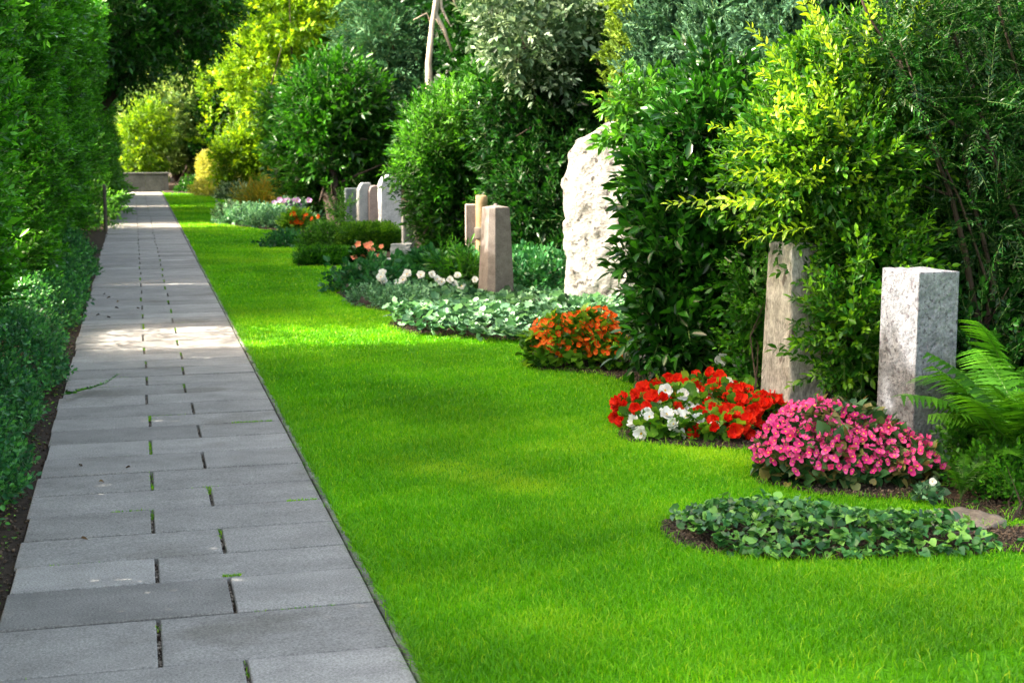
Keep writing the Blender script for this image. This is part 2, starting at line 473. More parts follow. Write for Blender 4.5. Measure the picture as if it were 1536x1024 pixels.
def limbs(base, B, seed, r0=.05, k=6, g=None, bend=.2):
    """trunk base -> blob centres"""
    r = np.random.default_rng(seed); g = g or Geo()
    base = np.asarray(base, float)
    for b in B[:k]:
        c = np.asarray(b[:3], float)
        t = np.linspace(0, 1, 7)[:, None]
        mid = base * .55 + c * .45; mid[:2] = base[:2] * .75 + c[:2] * .25
        P = (1 - t) ** 2 * base + 2 * t * (1 - t) * mid + t ** 2 * c
        P[1:-1] += r.normal(0, bend * .12, (5, 3))
        P[0, 2] = base[2] - .03
        v, tt = tube(P, np.linspace(r0, r0 * .25, 7), 6); g.add(v, tt, 0, .5)
        for _ in range(3):
            i = r.integers(2, 6); d = nrm(r.normal(0, 1, 3) + np.array((0, 0, .5)))
            L = np.linalg.norm(b[3:]) * .6
            q = P[i] + np.linspace(0, 1, 4)[:, None] * d * L
            v, tt = tube(q, np.linspace(r0 * .35, r0 * .1, 4), 4); g.add(v, tt, 0, .5)
    return g


def plant(name, label, cat, base, B, n, tpls, size, mat, seed, group=None, stem_mat='bark', r0=.03, part='foliage', stemname='stem',
          k=5, fmats=None, **kw):
    root = thing(name, label, cat, base, group)
    obj(part, foliage(B, n, tpls, size, seed, **kw), fmats or [mat, 'green_stem'], root)
    obj(stemname, limbs(base, B, seed + 3, r0, k), [stem_mat], root)
    return root


# templates
T_YEW = [sprig(10 + i, 20, .17, leaf2(.34, .2), .034, 58, 'two', .0012, .12, .35, .35) for i in range(5)]
T_HEDGE = [sprig(15 + i, 13, .17, leaf8(.42, .2, .1), .050, 58, 'two', .0014, .10, .3, .4) for i in range(5)]
T_YEWBIG = [sprig(20 + i, 9, .22, leaf2(.42, .2), .085, 58, 'two', 0, .1, .3, .4) for i in range(3)]
T_LAUREL = [sprig(30 + i, 8, .17, leaf8(.40), .092, 58, 'spiral', .003, .05, .2, .3) for i in range(5)]
T_LAURELFAR = [sprig(40 + i, 9, .20, leaf2(.42, .2), .085, 58, 'spiral', .003, .05, .25, .3) for i in range(5)]
T_PRIVET = [sprig(50 + i, 12, .20, leaf8(.46, .2, .14), .056, 56, 'opp', .0018, .06, .35, .25) for i in range(5)]
T_LONG = [sprig(60 + i, 28, .42, leaf8(.42, .2, .14), .068, 54, 'opp', .0025, .12, .35, .25) for i in range(3)]
T_SMALL = [sprig(70 + i, 12, .12, leaf8(.58, .15, .08), .028, 60, 'opp', .0012, .08, .25, .3) for i in range(4)]
T_BROAD = [sprig(80 + i, 9, .26, leaf2(.6, .15), .125, 62, 'spiral', 0, .15, .2, .4) for i in range(4)]
T_CYP = [sprig(90 + i, 22, .15, leaf2(.6, .3), .046, 38, 'two', .002, .0, .5, .55) for i in range(4)]
T_SPRAY = [sprig(100 + i, 16, .42, leaf2(.36, .2), .13, 45, 'two', .004, .35, .45, .3) for i in range(4)]
T_BOX = [sprig(110 + i, 10, .09, leaf2(.6, .15), .030, 60, 'spiral', 0, 0, .25, .4) for i in range(4)]
T_BERG = [sprig(120 + i, 7, .08, leaf8(.55, .2, .2), .12, 62, 'spiral', .003, 0, .1, .3) for i in range(4)]
T_BAMB = [sprig(130 + i, 12, .30, leaf8(.16, .2, .25), .14, 50, 'spiral', .003, .1, .3, .3) for i in range(4)]
T_COVER = [sprig(140 + i, 7, .09, leaf8(.62, .15, .1), .034, 65, 'spiral', .0012, .1, .2, .35) for i in range(4)]
T_HEART = [single(heart(.95, .10)), single(heart(.85, .06)), single(heart(1.0, .16))]
T_SCAL = [single(scallop(6, 1.0, .18)), single(scallop(7, .95, .10)), single(scallop(6, 1.05, .26))]

# ------------------------------------------------------------------ ground
BED = [(12, 4.5), (4.3, 4.72), (3.85, 4.98), (3.59, 5.38), (3.51, 5.52), (3.49, 5.65), (3.24, 5.80), (2.98, 5.96), (2.86, 6.18), (2.90, 6.36),
       (3.06, 6.63), (3.12, 6.85), (3.02, 6.95), (2.75, 7.08), (2.58, 7.24), (2.57, 7.42), (2.8, 7.8), (3.16, 8.36), (3.27, 8.76), (3.2, 9.2),
       (3.04, 9.50), (2.73, 9.70), (2.70, 10.0), (2.93, 10.55), (3.10, 11.1), (2.72, 11.30), (2.2, 11.85), (2.13, 12.37), (2.37, 13.2),
       (2.05, 13.9), (2.06, 15.16), (2.32, 16.2), (2.89, 16.85), (3.2, 18.2), (2.02, 18.55), (2.18, 20.65), (2.68, 21.56), (2.0, 22.3),
       (2.66, 25.0), (1.74, 27.65), (1.8, 30.76), (3.0, 34.6), (3.1, 38.0), (2.31, 40.9), (1.69, 43.5), (.85, 44.6), (.85, 75), (14, 75)]
PATCH = [(2.16, 5.62), (2.09, 5.45), (2.10, 5.28), (2.16, 5.13), (2.36, 5.01), (2.7, 4.91), (3.1, 4.85), (3.5, 4.81), (4.4, 4.80), (4.4, 5.2),
         (3.64, 5.17), (3.4, 5.24), (3.14, 5.36), (2.78, 5.58), (2.37, 5.72)]


def refine(poly, step=.10, amp=.025, seed=0):
    P = np.array(poly, float); out = []
    for i in range(len(P)):
        a, b = P[i], P[(i + 1) % len(P)]
        m = max(1, int(np.linalg.norm(b - a) / step)) if max(np.abs(a).max(), np.abs(b).max()) < 60 else 1
        for j in range(m):
            out.append(a + (b - a) * j / m)
    out = np.array(out)
    q = np.c_[out, np.zeros(len(out))]
    out[:, 0] += amp * wob(q, 9, seed); out[:, 1] += amp * wob(q, 9, seed + 1)
    return out


def inside(P, poly):
    x, y = P[:, 0], P[:, 1]; c = np.zeros(len(P), bool)
    n = len(poly); j = n - 1
    for i in range(n):
        xi, yi = poly[i]; xj, yj = poly[j]
        if yi != yj:
            c ^= ((yi > y) != (yj > y)) & (x < (xj - xi) * (y - yi) / (yj - yi) + xi)
        j = i
    return c


BEDR, PATCHR = refine(BED, .1, .03, 1), refine(PATCH, .08, .02, 2)


def sheet(name, poly, z, mat):
    me = bpy.data.meshes.new(name)
    me.from_pydata([(x, y, z) for x, y in poly], [], [tuple(range(len(poly)))])
    me.materials.append(MATS[mat]); me.update()
    o = bpy.data.objects.new(name, me); COL.objects.link(o); o['kind'] = 'structure'
    if me.polygons[0].normal.z < 0:
        me.flip_normals()
    return o


sheet('ground', [(-300, -100), (300, -100), (300, 500), (-300, 500)], -.05, 'far_ground')
sheet('lawn', [(.818, -4), (14, -4), (14, 75), (.818, 75)], -.004, 'lawn')
sheet('soil', BEDR, .004, 'soil')
sheet('soil', PATCHR, .009, 'soil')
sheet('soil', [(-4, -4), (-.505, -4), (-.505, 46), (-4, 46)], -.012, 'soil')

# path: slabs, bed, kerb --------------------------------------------
rg = np.random.default_rng(3)


def slab_box(g, x0, x1, y0, y1, z0, z1, bev, a, tilt=0.0):
    """box with bevelled top edge"""
    b = bev
    V = [(x0, y0, z0), (x1, y0, z0), (x1, y1, z0), (x0, y1, z0),
         (x0, y0, z1 - b), (x1, y0, z1 - b), (x1, y1, z1 - b), (x0, y1, z1 - b),
         (x0 + b, y0 + b, z1), (x1 - b, y0 + b, z1), (x1 - b, y1 - b, z1), (x0 + b, y1 - b, z1)]
    V = np.array(V, float)
    V[4:, 2] += tilt * (V[4:, 0] - (x0 + x1) / 2) + rg.normal(0, .004) * (V[4:, 1] - (y0 + y1) / 2)
    T = []
    for k in (0, 4):
        for i in range(4):
            a0, a1 = k + i, k + (i + 1) % 4
            T += [(a0, a1, a1 + 4), (a0, a1 + 4, a0 + 4)]
    T += [(8, 9, 10), (8, 10, 11)]
    g.add(V, T, 0, a)


g = Geo(); joints = []
rows = [3.26, 3.65, 4.02, 4.42, 4.888, 5.30, 5.634, 6.01, 6.401, 6.778, 7.156, 7.543, 7.92, 8.295, 8.643]
while rows[-1] < 45.2:
    rows.append(rows[-1] + .368 + rg.normal(0, .008))
for i in range(len(rows) - 1):
    gp = rg.uniform(.004, .0075)
    y0, y1 = rows[i] + gp, rows[i + 1] - gp
    left = (i % 2 == 1)
    xj = (.030 + rg.normal(0, .004)) if left else (.292 + rg.normal(0, .006))
    xl = -.5 + rg.normal(0, .008)
    for (xa, xb) in ((xl, xj - .0072), (xj + .0072, .779)):
        slab_box(g, xa, xb, y0 + rg.uniform(0, .002), y1 - rg.uniform(0, .002), -.035, rg.normal(.006, .0014), .004,
                 np.clip(rg.normal(.5, .22), 0, 1), rg.normal(0, .0012))
    joints.append((xj, y0, y1))
tag(obj('path', g, 'slab'), kind='structure')
sheet('path_bed', [(-.515, 3.2), (.83, 3.2), (.83, 45.3), (-.515, 45.3)], -.022, 'soil')
g = Geo(); y = 3.3
while y < 45:
    L = rg.uniform(.09, .17)
    wv = .004 * math.sin(y * 1.9) + .003 * math.sin(y * 5.1)
    slab_box(g, .787 + rg.normal(0, .0015), .817 + wv + rg.normal(0, .004), y, y + L - .007, -.04, .006 + rg.normal(0, .003), .005, rg.random(), 0)
    y += L
tag(obj('kerb', g, 'kerb'), kind='structure')

# joint grit and moss
r = np.random.default_rng(5)
oct_v = np.array([(1, 0, 0), (0, 1, 0), (-1, 0, 0), (0, -1, 0), (0, 0, .8), (0, 0, -.8)], float)
oct_t = np.array([(0, 1, 4), (1, 2, 4), (2, 3, 4), (3, 0, 4), (1, 0, 5), (2, 1, 5), (3, 2, 5), (0, 3, 5)])
T_PEB = []
for i in range(4):
    T_PEB.append((oct_v * r.uniform(.6, 1.2, (6, 3)), oct_t, np.zeros(8, int), np.full(6, .5)))
P, S = [], []
for xj, y0, y1 in joints:
    m = int(34 * (y1 - y0) / .37) if y0 < 14 else 10
    P.append(np.c_[r.uniform(xj - .008, xj + .008, m), r.uniform(y0, y1, m), np.full(m, -.009)]); S.append(r.uniform(.003, .0085, m))
P = np.concatenate(P); S = np.concatenate(S)
tag(obj('gravel', place(Geo(), T_PEB, P, r.normal(0, 1, P.shape), S, r, arnd=1), 'grit'), 'fine pale grit filling the gaps between path slabs', kind='stuff')


def blades(P, h, w, r, lean=.45, zb=-.004):
    n = len(P)
    a = r.uniform(0, 6.283, n); d = np.stack([np.cos(a), np.sin(a), 0 * a], -1)
    b = r.uniform(0, 6.283, n); ld = np.stack([np.cos(b), np.sin(b), 0 * b], -1) * (lean * r.random(n))[:, None]
    base = np.c_[P[:, :2], np.full(n, zb) if P.shape[1] == 2 else P[:, 2]]
    up = np.array((0, 0, 1.0))
    h = np.broadcast_to(h, (n,)) * r.uniform(.55, 1.25, n); w = np.broadcast_to(w, (n,))
    mid = base + (up + ld * .6) * (h * .55)[:, None]
    tip = base + (up * .9 + ld * 1.5) * h[:, None]
    V = np.stack([base - d * w[:, None] / 2, base + d * w[:, None] / 2, mid + d * w[:, None] * .42, mid - d * w[:, None] * .42, tip], 1)
    T = np.array([(0, 1, 2), (0, 2, 3), (3, 2, 4)])[None] + (np.arange(n) * 5)[:, None, None]
    return V.reshape(-1, 3), T.reshape(-1, 3)


P = []
for xj, y0, y1 in joints:
    if y0 > 20: continue
    k = r.random()
    m = int((0 if k < .35 else 14 if k < .7 else 50) * (1.6 if y0 > 7 else .8))
    yy = r.uniform(y1 - .14 if k < .8 else y0, y1, m)
    P.append(np.c_[r.normal(xj, .007, m), yy, np.full(m, -.004)])
for (x0, x1, yy, m) in ((.5, .74, 8.30, 160), (.62, .76, 6.40, 90), (.27, .34, 5.32, 120), (-.15, .0, 6.40, 30)):
    P.append(np.c_[r.uniform(x0, x1, m), r.normal(yy, .004, m), np.full(m, .0)])
for i in range(2, 40):
    if r.random() < .45:
        x0 = r.uniform(-.5, .6); L = r.uniform(.05, .3); m = int(L * r.uniform(60, 260))
        P.append(np.c_[r.uniform(x0, x0 + L, m), r.normal(rows[i], .003, m), np.full(m, -.006)])
P = np.concatenate(P)
v, t = blades(P, .015, .0035, r, .8)
tag(obj('moss', Geo().add(v, t, 0, np.repeat(r.random(len(P)), 5)), 'grass_blade'), 'short moss and grass tufts sprouting in slab joints', kind='stuff')

# grass ------------------------------------------------------------
g = Geo()
BX = np.array(BEDR); PX = np.array(PATCHR)


def lawn_pts(x0, x1, y0, y1, dens, r):
    n = int((x1 - x0) * (y1 - y0) * dens)
    P = np.c_[r.uniform(x0, x1, n), r.uniform(y0, y1, n)]
    j = P + r.normal(0, .012, P.shape)
    ok = ~inside(j, BX) & ~inside(j, PX)
    return P[ok]


r = np.random.default_rng(8)
for (y0, y1, x1, dens, h, w) in ((2.6, 3.9, 3.2, 4000, .032, .005), (3.9, 5.2, 4.4, 19000, .029, .0034), (5.2, 6.6, 4.0, 15000, .028, .0038),
                                 (6.6, 8.5, 3.6, 11000, .027, .0044), (8.5, 11, 3.5, 7500, .026, .0055), (11, 15, 3.4, 4500, .026, .0075),
                                 (15, 22, 3.4, 2400, .026, .011), (22, 32, 3.2, 1100, .026, .018), (32, 45, 3.4, 500, .026, .028)):
    P = lawn_pts(.815, x1, y0, y1, dens, r)
    q = np.c_[P, np.zeros(len(P))]
    hh = h * (1 + .25 * wob(q, 1.7, 3) + .2 * wob(q, 7, 4))
    a = .40 + .23 * wob(q, 1.1, 6) + .14 * wob(q, 4.5, 9) + r.normal(0, .19, len(P))
    worn = np.clip(wob(q, 1.6, 41) * wob(q, .7, 43) - .25, 0, 1)
    a = np.clip(a + .55 * worn, 0, 1); hh = hh * (1 - .35 * worn)
    a[r.random(len(P)) < .03] = 1
    v, t = blades(P, np.maximum(hh, .012), w, r, .75)
    g.add(v, t, 0, np.repeat(a, 5))
# overhanging fringe along the kerb and bed edges
n = 7500
P = np.c_[r.normal(.820, .011, n), 4 + 16 * r.random(n) ** 1.6]
v, t = blades(P, .042, .004, r, 1.3); g.add(v, t, 0, np.repeat(r.random(n) * .7, 5))
for poly, m in ((PX, 1500), (BX, 9000)):
    A = np.asarray(poly); k = r.integers(0, len(A), m); P = A[k] + (np.roll(A, -1, 0)[k] - A[k]) * r.random((m, 1)) + r.normal(0, .02, (m, 2))
    P = P[(P[:, 1] < 14) & (P[:, 0] < 4.2)]
    v, t = blades(P, .036, .004, r, 1.3, .002); g.add(v, t, 0, np.repeat(r.random(len(P)) * .8, 5))
tag(obj('grass', g, 'grass_blade'), 'short bright green mown grass of the lawn', kind='stuff')

# soil crumbs, small stones and dry bits ------------------------------
r = np.random.default_rng(12)
P = np.c_[r.uniform(-1.15, -.5, 5200), 3.6 + 14 * r.random(5200) ** 1.5, np.full(5200, -.008)]
Q = []
for poly, m in ((BEDR, 26000), (PATCHR, 1600)):
    x0 = 2.0
    q = np.c_[r.uniform(2.0, 4.6, m), 4.7 + 8 * r.random(m) ** 1.4]
    q = q[inside(q, poly)]; Q.append(np.c_[q, np.full(len(q), .008)])
P = np.concatenate([P] + Q)
q = np.c_[r.uniform(2.05, 4.2, 9000), r.uniform(4.7, 5.75, 9000)]; q = q[inside(q, PATCH)]
P = np.concatenate([P, np.c_[q, np.full(len(q), .012)]])
S = r.uniform(.003, .012, len(P)) * np.where(r.random(len(P)) < .06, 1.8, 1)
tag(obj('soil_crumbs', place(Geo(), T_PEB, P, r.normal(0, 1, P.shape), S, r, arnd=1), 'crumb'), 'loose dark soil crumbs on the bare beds', kind='stuff')
m = 420
P = np.c_[r.normal(-.57, .05, m), 4.2 + 14 * r.random(m), np.full(m, -.004)]
D = nrm(np.c_[r.normal(0, 1, (m, 2)), r.normal(0, .15, m)])
tag(obj('leaf_litter', place(Geo(), [single(leaf2(.6, .3))], P, D, r.uniform(.012, .028, m), r, roll=.4, arnd=1), 'geranium_leaf'),
    'tiny pale fallen leaflets along the left path edge', kind='stuff')

# ------------------------------------------------------------------ left: ground cover, hedges, trees
def cover_h(x, y):
    u = np.clip((-.60 - x) / .30, 0, 1)
    return .05 + .33 * np.sin(u * math.pi / 2) * (1 + .12 * np.sin(y * 2.1) + .1 * np.sin(y * 5.3 + 1))


r = np.random.default_rng(21)
n = 12500
yy = 4.9 + 15.5 * r.random(n) ** 1.35
edge = -.60 - .05 * np.sin(yy * 1.7) - .04 * np.sin(yy * 4.1 + 2) + np.where(yy < 7.2, -(7.2 - yy) * .11, 0)
xx = edge - r.random(n) ** 1.2 * .85
h = cover_h(xx - (edge + .60), yy)
P = np.c_[xx, yy, h * (1 - .45 * r.random(n) ** 2)]
D = nrm(np.c_[.5 + r.normal(0, .5, n), -.15 + r.normal(0, .5, n), .75 + r.normal(0, .3, n)])
g = place(Geo(), T_COVER, P, D, r.uniform(.75, 1.2, n) * np.where(yy > 12, 1.25, 1), r, roll=.6)
tag(obj('ground_cover', g, ['cover_leaf', 'green_stem']), 'dense dark glossy creeping ground cover beside the path', kind='stuff')
# creeping shoot over the slabs
pt = [G(92, 592, .05), G(112, 588, .05), G(135, 582, .045), G(158, 575, .05), G(176, 562, .075)]
root = thing('creeper_shoot', 'thin leafy creeper shoot reaching out over the grey path slabs', 'creeper', (*pt[0][:2], 0))
P = np.array(pt); t = np.linspace(0, 1, 5); tt = np.linspace(0, 1, 26)
C = np.stack([np.interp(tt, t, P[:, i]) for i in range(3)], -1)
v, f = tube(C, np.linspace(.003, .001, 26), 4); obj('stem', Geo().add(v, f), 'green_stem', root)
d = np.gradient(C, axis=0); side = np.cross(nrm(d), (0, 0, 1.0))
PP = np.repeat(C[2:], 2, 0); DD = nrm(np.repeat(nrm(d)[2:], 2, 0) * .6 + np.repeat(side[2:], 2, 0) * np.tile([1, -1], 24)[:, None] + r.normal(0, .2, (48, 3)) + np.array((0, 0, .35)))
obj('leaf_pairs', place(Geo(), [single(leaf8(.55))], PP, DD, np.linspace(.042, .018, 48), r, arnd=1), 'small_leaf', root)


def hedge_module(seed, L=1.7, D=1.25, Ht=4.5, n=3400):
    """length along +Y, face at x = 0 towards +X"""
    r = np.random.default_rng(seed); g = Geo()
    yy = r.uniform(-.12, L + .12, n); zz = .12 + 2.9 * r.random(n) ** .9
    q = np.c_[0 * yy, yy, zz]
    bulge = .20 * wob(q, 2.0, seed) + .09 * wob(q, 6, seed + 1)
    x = bulge - .24 * r.random(n) ** 1.6
    N = np.c_[np.ones(n), np.zeros((n, 2))]
    Dv = nrm(N * .8 + np.array((0, -.25, .55)) + r.normal(0, .42, (n, 3)))
    place(g, T_HEDGE, np.c_[x, yy, zz], Dv, r.uniform(.75, 1.35, n), r, roll=.7)
    m = 1500                                    # inner mass, back and top, coarser
    P = np.c_[r.uniform(-D, -.12, m), r.uniform(-.05, L + .05, m), r.uniform(.1, 3.1, m)]
    place(g, T_YEWBIG, P, nrm(r.normal(0, 1, (m, 3)) + np.array((.3, 0, .4))), r.uniform(1.2, 1.9, m), r, roll=1)
    m = 2200
    P = np.c_[r.uniform(-D, .08, m), r.uniform(-.1, L + .1, m), 2.9 + (Ht - 2.9) * r.random(m)]
    P[:, 2] += .12 * wob(P, 3, seed + 3) * (P[:, 2] > 4)
    place(g, T_YEWBIG, P, nrm(r.normal(0, .8, (m, 3)) + np.array((.4, 0, .7))), r.uniform(1.2, 1.8, m), r, roll=1)
    return g.mesh('foliage', ['yew_leaf', 'bark'])


HM = [hedge_module(300), hedge_module(310)]
HMF = hedge_module(320, n=1500)


def hedge(label, x, y0, count, mods, pitch=1.7, sx=1.0, hs=1.0, gap=(99, 0), low=(0, 1)):
    root = thing('yew_hedge', label, 'hedge', (x, y0, 0))
    for i in range(count):
        o = bpy.data.objects.new('foliage', mods[(i * 7 // 3) % len(mods)]); COL.objects.link(o); o.parent = root
        flip = (i % 3 == 1)
        o.location = (.13 * math.sin(i * 2.1 + 1), pitch * i + (pitch if flip else 0) + (gap[1] if i >= gap[0] else 0), 0)
        o.scale = (sx, -1 if flip else 1, hs * (1 + .02 * math.sin(i * 2.3)) * (low[1] if i < low[0] else 1))
    g = Geo()
    for i in range(count * 2):
        yb = y0 + pitch * (i + .5) / 2
        q = np.array([(x - .65, yb, -.05), (x - .62, yb + .05, 1.2), (x - .66, yb - .04, 2.6), (x - .6, yb, 3.9 * hs)])
        v, t = tube(q, [.05, .04, .03, .012], 6); g.add(v, t)
    obj('stems', g, 'bark', root)
    return root


hedge('tall dark green hedge nearest on the left, above the creeping ground cover', -1.17, 2.9, 5, HM, hs=1.08)
r = np.random.default_rng(332)
for px, py, Y in [(70, 40, 7.2), (45, 90, 6.6), (90, 120, 8.6), (105, 170, 10), (30, 150, 6.2), (60, 210, 7.5), (85, 250, 9), (20, 40, 5.8), (112, 215, 10.6), (10, 230, 6), (120, 60, 10.4), (50, 10, 6.8)]:
    p = W(px, py, Y); p[0] = -1.12
    obj('long_shoot', place(Geo(), T_LONG, p[None], nrm(np.array([(.75, -.1 + r.normal(0, .25), .45 + r.normal(0, .2))])), r.uniform(.55, .9, 1), r, roll=.5, bias=np.ones(1), arnd=.5), ['small_leaf', 'green_stem'], bpy.data.objects['yew_hedge'])
r = np.random.default_rng(333)
m = 150  # loose sprigs added in the hedge gap to dapple the sunlight
C0 = np.c_[r.uniform(-2.2, -1.15, 14), r.uniform(11.4, 13.1, 14), r.uniform(.7, 4.6, 14)]
P = C0[r.integers(0, 14, m)] + r.normal(0, .16, (m, 3))
obj('foliage', place(Geo(), T_YEWBIG, P, nrm(r.normal(0, 1, P.shape) + np.array((.4, 0, .4))), r.uniform(1, 1.6, m), r, roll=1), ['yew_leaf', 'bark'], bpy.data.objects['yew_hedge'])
hedge('second tall hedge on the left, darker and set just behind the nearest hedge', -1.05, 13.1, 8, HM, gap=(2, .55), low=(2, .90))
hedge('far tall hedge on the left near the end of the path', -.85, 28.9, 4, [HMF], hs=.95)
hedge('farthest left hedge by the stone wall closing the path', -.75, 36.4, 4, [HMF], hs=.9)

# ------------------------------------------------------------------ stones
def grid_box(nx, ny, nz):
    """unit box [-.5,.5]^2 x [0,1] as a dense closed triangulated shell"""
    V, T = [], []
    def face(o, u, v, nu, nv):
        b = len(V)
        for i in range(nu + 1):
            for j in range(nv + 1):
                V.append(o + u * i / nu + v * j / nv)
        for i in range(nu):
            for j in range(nv):
                a = b + i * (nv + 1) + j
                T.extend([(a, a + nv + 1, a + nv + 2), (a, a + nv + 2, a + 1)])
    X, Y, Z = np.eye(3)
    o = np.array((-.5, -.5, 0))
    face(o, X, Z, nx, nz); face(o + Y, Z, X, nz, nx); face(o, Z, Y, nz, ny); face(o + X, Y, Z, ny, nz)
    face(o, Y, X, ny, nx); face(o + Z, X, Y, nx, ny)
    V = np.array(V); K = np.round(V, 6)
    U, inv = np.unique(K, axis=0, return_inverse=True); inv = inv.ravel()
    return U, inv[np.array(T)]


def fbm(p, sc, oct=4):
    return mnoise.fractal(Vector(p) * sc, 1.0, 2.0, oct)


def stone_from(V, T, mat, name, label, cat, loc, rz, smooth=False, group=None):
    o = obj(name, Geo().add(V, T), mat, smooth=smooth)
    o.location = loc; o.rotation_euler.z = rz
    tag(o, label, cat, group)
    return o


# near granite pillar: smooth -X face, rough hewn -Y face
V, T = grid_box(30, 34, 96)
wx, wy, hz = .265, .29, .985
N0 = V.copy()
P = (V - np.array((0, 0, 0))) * np.array((wx, wy, hz))
for i, v in enumerate(N0):
    p = P[i].copy()
    e = min(.5 - abs(v[0]), 1) if True else 0
    rough_y = v[1] < -.499
    rough_x = v[0] > .499
    edge = min(1, max(0, min(.5 - abs(v[0]) if (rough_y or v[1] > .499) else .5 - abs(v[1]), 1 - v[2], v[2] + .2) / .07))
    if rough_y: P[i, 1] += edge * (.006 * fbm(p, 30, 4) + .009 * abs(fbm(p + 7, 55, 3)))
    elif rough_x: P[i, 0] += edge * .010 * fbm(p, 24, 4)
    elif v[0] < -.499: P[i, 0] += edge * (.0025 * fbm(p, 26, 4) + .003 * min(0, fbm(p, 50, 2)))
    elif v[2] > .999: P[i, 2] += .006 * fbm(p, 14, 3)
P[:, 2] += .012 * (N0[:, 0] * -.4) * N0[:, 2]
P[:, :2] *= (1 - .03 * N0[:, 2:3] + 0.01)
b = G(1362, 690); b = (b[0] + .10, b[1] + .12)
stone_from(P, T, 'granite', 'gravestone_pillar', 'square pale granite pillar with rough hewn side behind the pink flowers', 'gravestone', (b[0], b[1], -.01), R_(10))
PILLAR1 = b
# second weathered stele, tapering
V, T = grid_box(16, 18, 50)
N0 = V.copy(); P = V * np.array((.24, .27, 1.06))
for i, v in enumerate(N0):
    p = P[i]
    tp = 1.12 - .28 * v[2]
    P[i, 1] *= tp; P[i, 0] *= 1.05 - .12 * v[2]
    edge = min(1, max(0, min(.5 - abs(v[0]) if abs(v[1]) > .499 else .5 - abs(v[1]), 1 - v[2]) / .08))
    d = .012 * fbm(p, 9, 4) * edge + .006 * min(0, fbm((p[0], p[1], p[2] * .4), 26, 2)) * edge
    if abs(v[1]) > .499: P[i, 1] += d * np.sign(-v[1]) * -1.3
    elif abs(v[0]) > .499: P[i, 0] += d
    if v[2] > .999: P[i, 2] += .012 * fbm(p, 8, 3)
b = G(1187, 640)
stone_from(P, T, 'weathered', 'gravestone_pillar', 'tapering weathered beige stone post half hidden by the green shrub', 'gravestone', (b[0] + .06, b[1] + .12, -.01), R_(10))

# big white boulder slab
V, T = grid_box(40, 14, 64)
N0 = V.copy(); hz = 1.80
P = np.zeros_like(V)
zs = np.array([0, .12, .3, .45, .6, .72, .82, .90, .96, 1.0])
xl = np.array([-.44, -.45, -.455, -.46, -.50, -.50, -.455, -.42, -.34, -.20])
xr = np.array([.52, .54, .55, .54, .52, .50, .46, .40, .32, .22])
for i, v in enumerate(N0):
    l_, r_ = np.interp(v[2], zs, xl), np.interp(v[2], zs, xr)
    x = l_ + (r_ - l_) * (v[0] + .5)
    th = .36 * (1 - .35 * v[2]) * (1 - .45 * (2 * abs(v[0])) ** 4)
    y = v[1] * th
    z = v[2] * hz - .10 * max(0, v[2] - .85) / .15 * (2 * v[0]) ** 2
    p = np.array((x, y, z))
    n1 = mnoise.fractal(Vector(p * 3.2), 1.0, 2.0, 5); n2 = mnoise.fractal(Vector(p * 11 + 3), .9, 2.0, 4)
    pit = min(0, mnoise.noise(Vector((p[0] * 9, p[1] * 9, p[2] * 6))) + .22)
    s = .5 - v[1] if v[1] < 0 else 1
    P[i] = p
    if abs(v[1]) > .499: P[i, 1] += -np.sign(-v[1]) * (.028 * n1 + .014 * n2 + .035 * pit)
    if abs(v[0]) > .499: P[i, 0] += np.sign(v[0]) * (.035 * n1 + .02 * n2 + .03 * pit)
    if v[2] > .99: P[i, 2] += .05 * n1
b = G(905, 478)
stone_from(P, T, 'limestone', 'gravestone_boulder', 'tall rough white standing stone beside the broad-leaved laurel', 'gravestone', (b[0] + .14, b[1] + .1, -.02), R_(-38))

# obelisk: tapered, chamfered corners, low pyramid top
def taper_prism(ring_pts, zs, scales):
    V, T = [], []; k = len(ring_pts)
    for z, s in zip(zs, scales):
        for (x, y) in ring_pts: V.append((x * s, y * s, z))
    for i in range(len(zs) - 1):
        for j in range(k):
            a0, a1 = i * k + j, i * k + (j + 1) % k
            T += [(a0, a1, a1 + k), (a0, a1 + k, a0 + k)]
    V.append((0, 0, zs[-1])); c = len(V) - 1; m = (len(zs) - 1) * k
    for j in range(k): T.append((m + j, m + (j + 1) % k, c))
    return np.array(V, float), np.array(T)


w = .138; ch = .05
ring = [(-w, -w + .06), (-w + .06, -w), (w - .004, -w), (w, -w + .004), (w, w - .004), (w - .004, w), (-w + .01, w), (-w, w - .01)]
V, T = taper_prism(ring, [-.05, .25, .6, .955, .965, .982, .985], [1.03, .955, .86, .755, .73, .2, .12])
b = G(745, 457)
root = thing('obelisk_gravestone', 'tapering reddish brown obelisk gravestone standing in the silvery ground cover', 'gravestone', (b[0] + .03, b[1] + .15, 0))
root.rotation_euler.z = R_(13)
obj('shaft', Geo().add(V, T), 'pinkstone', root, origin=(0, 0, 0))
V, T = taper_prism([(.026 * math.cos(a), .026 * math.sin(a)) for a in np.arange(8) * math.pi / 4], [.978, .990, 1.0], [1, .9, .5])
obj('finial', Geo().add(V, T), 'pinkstone', root, origin=(0, 0, 0))

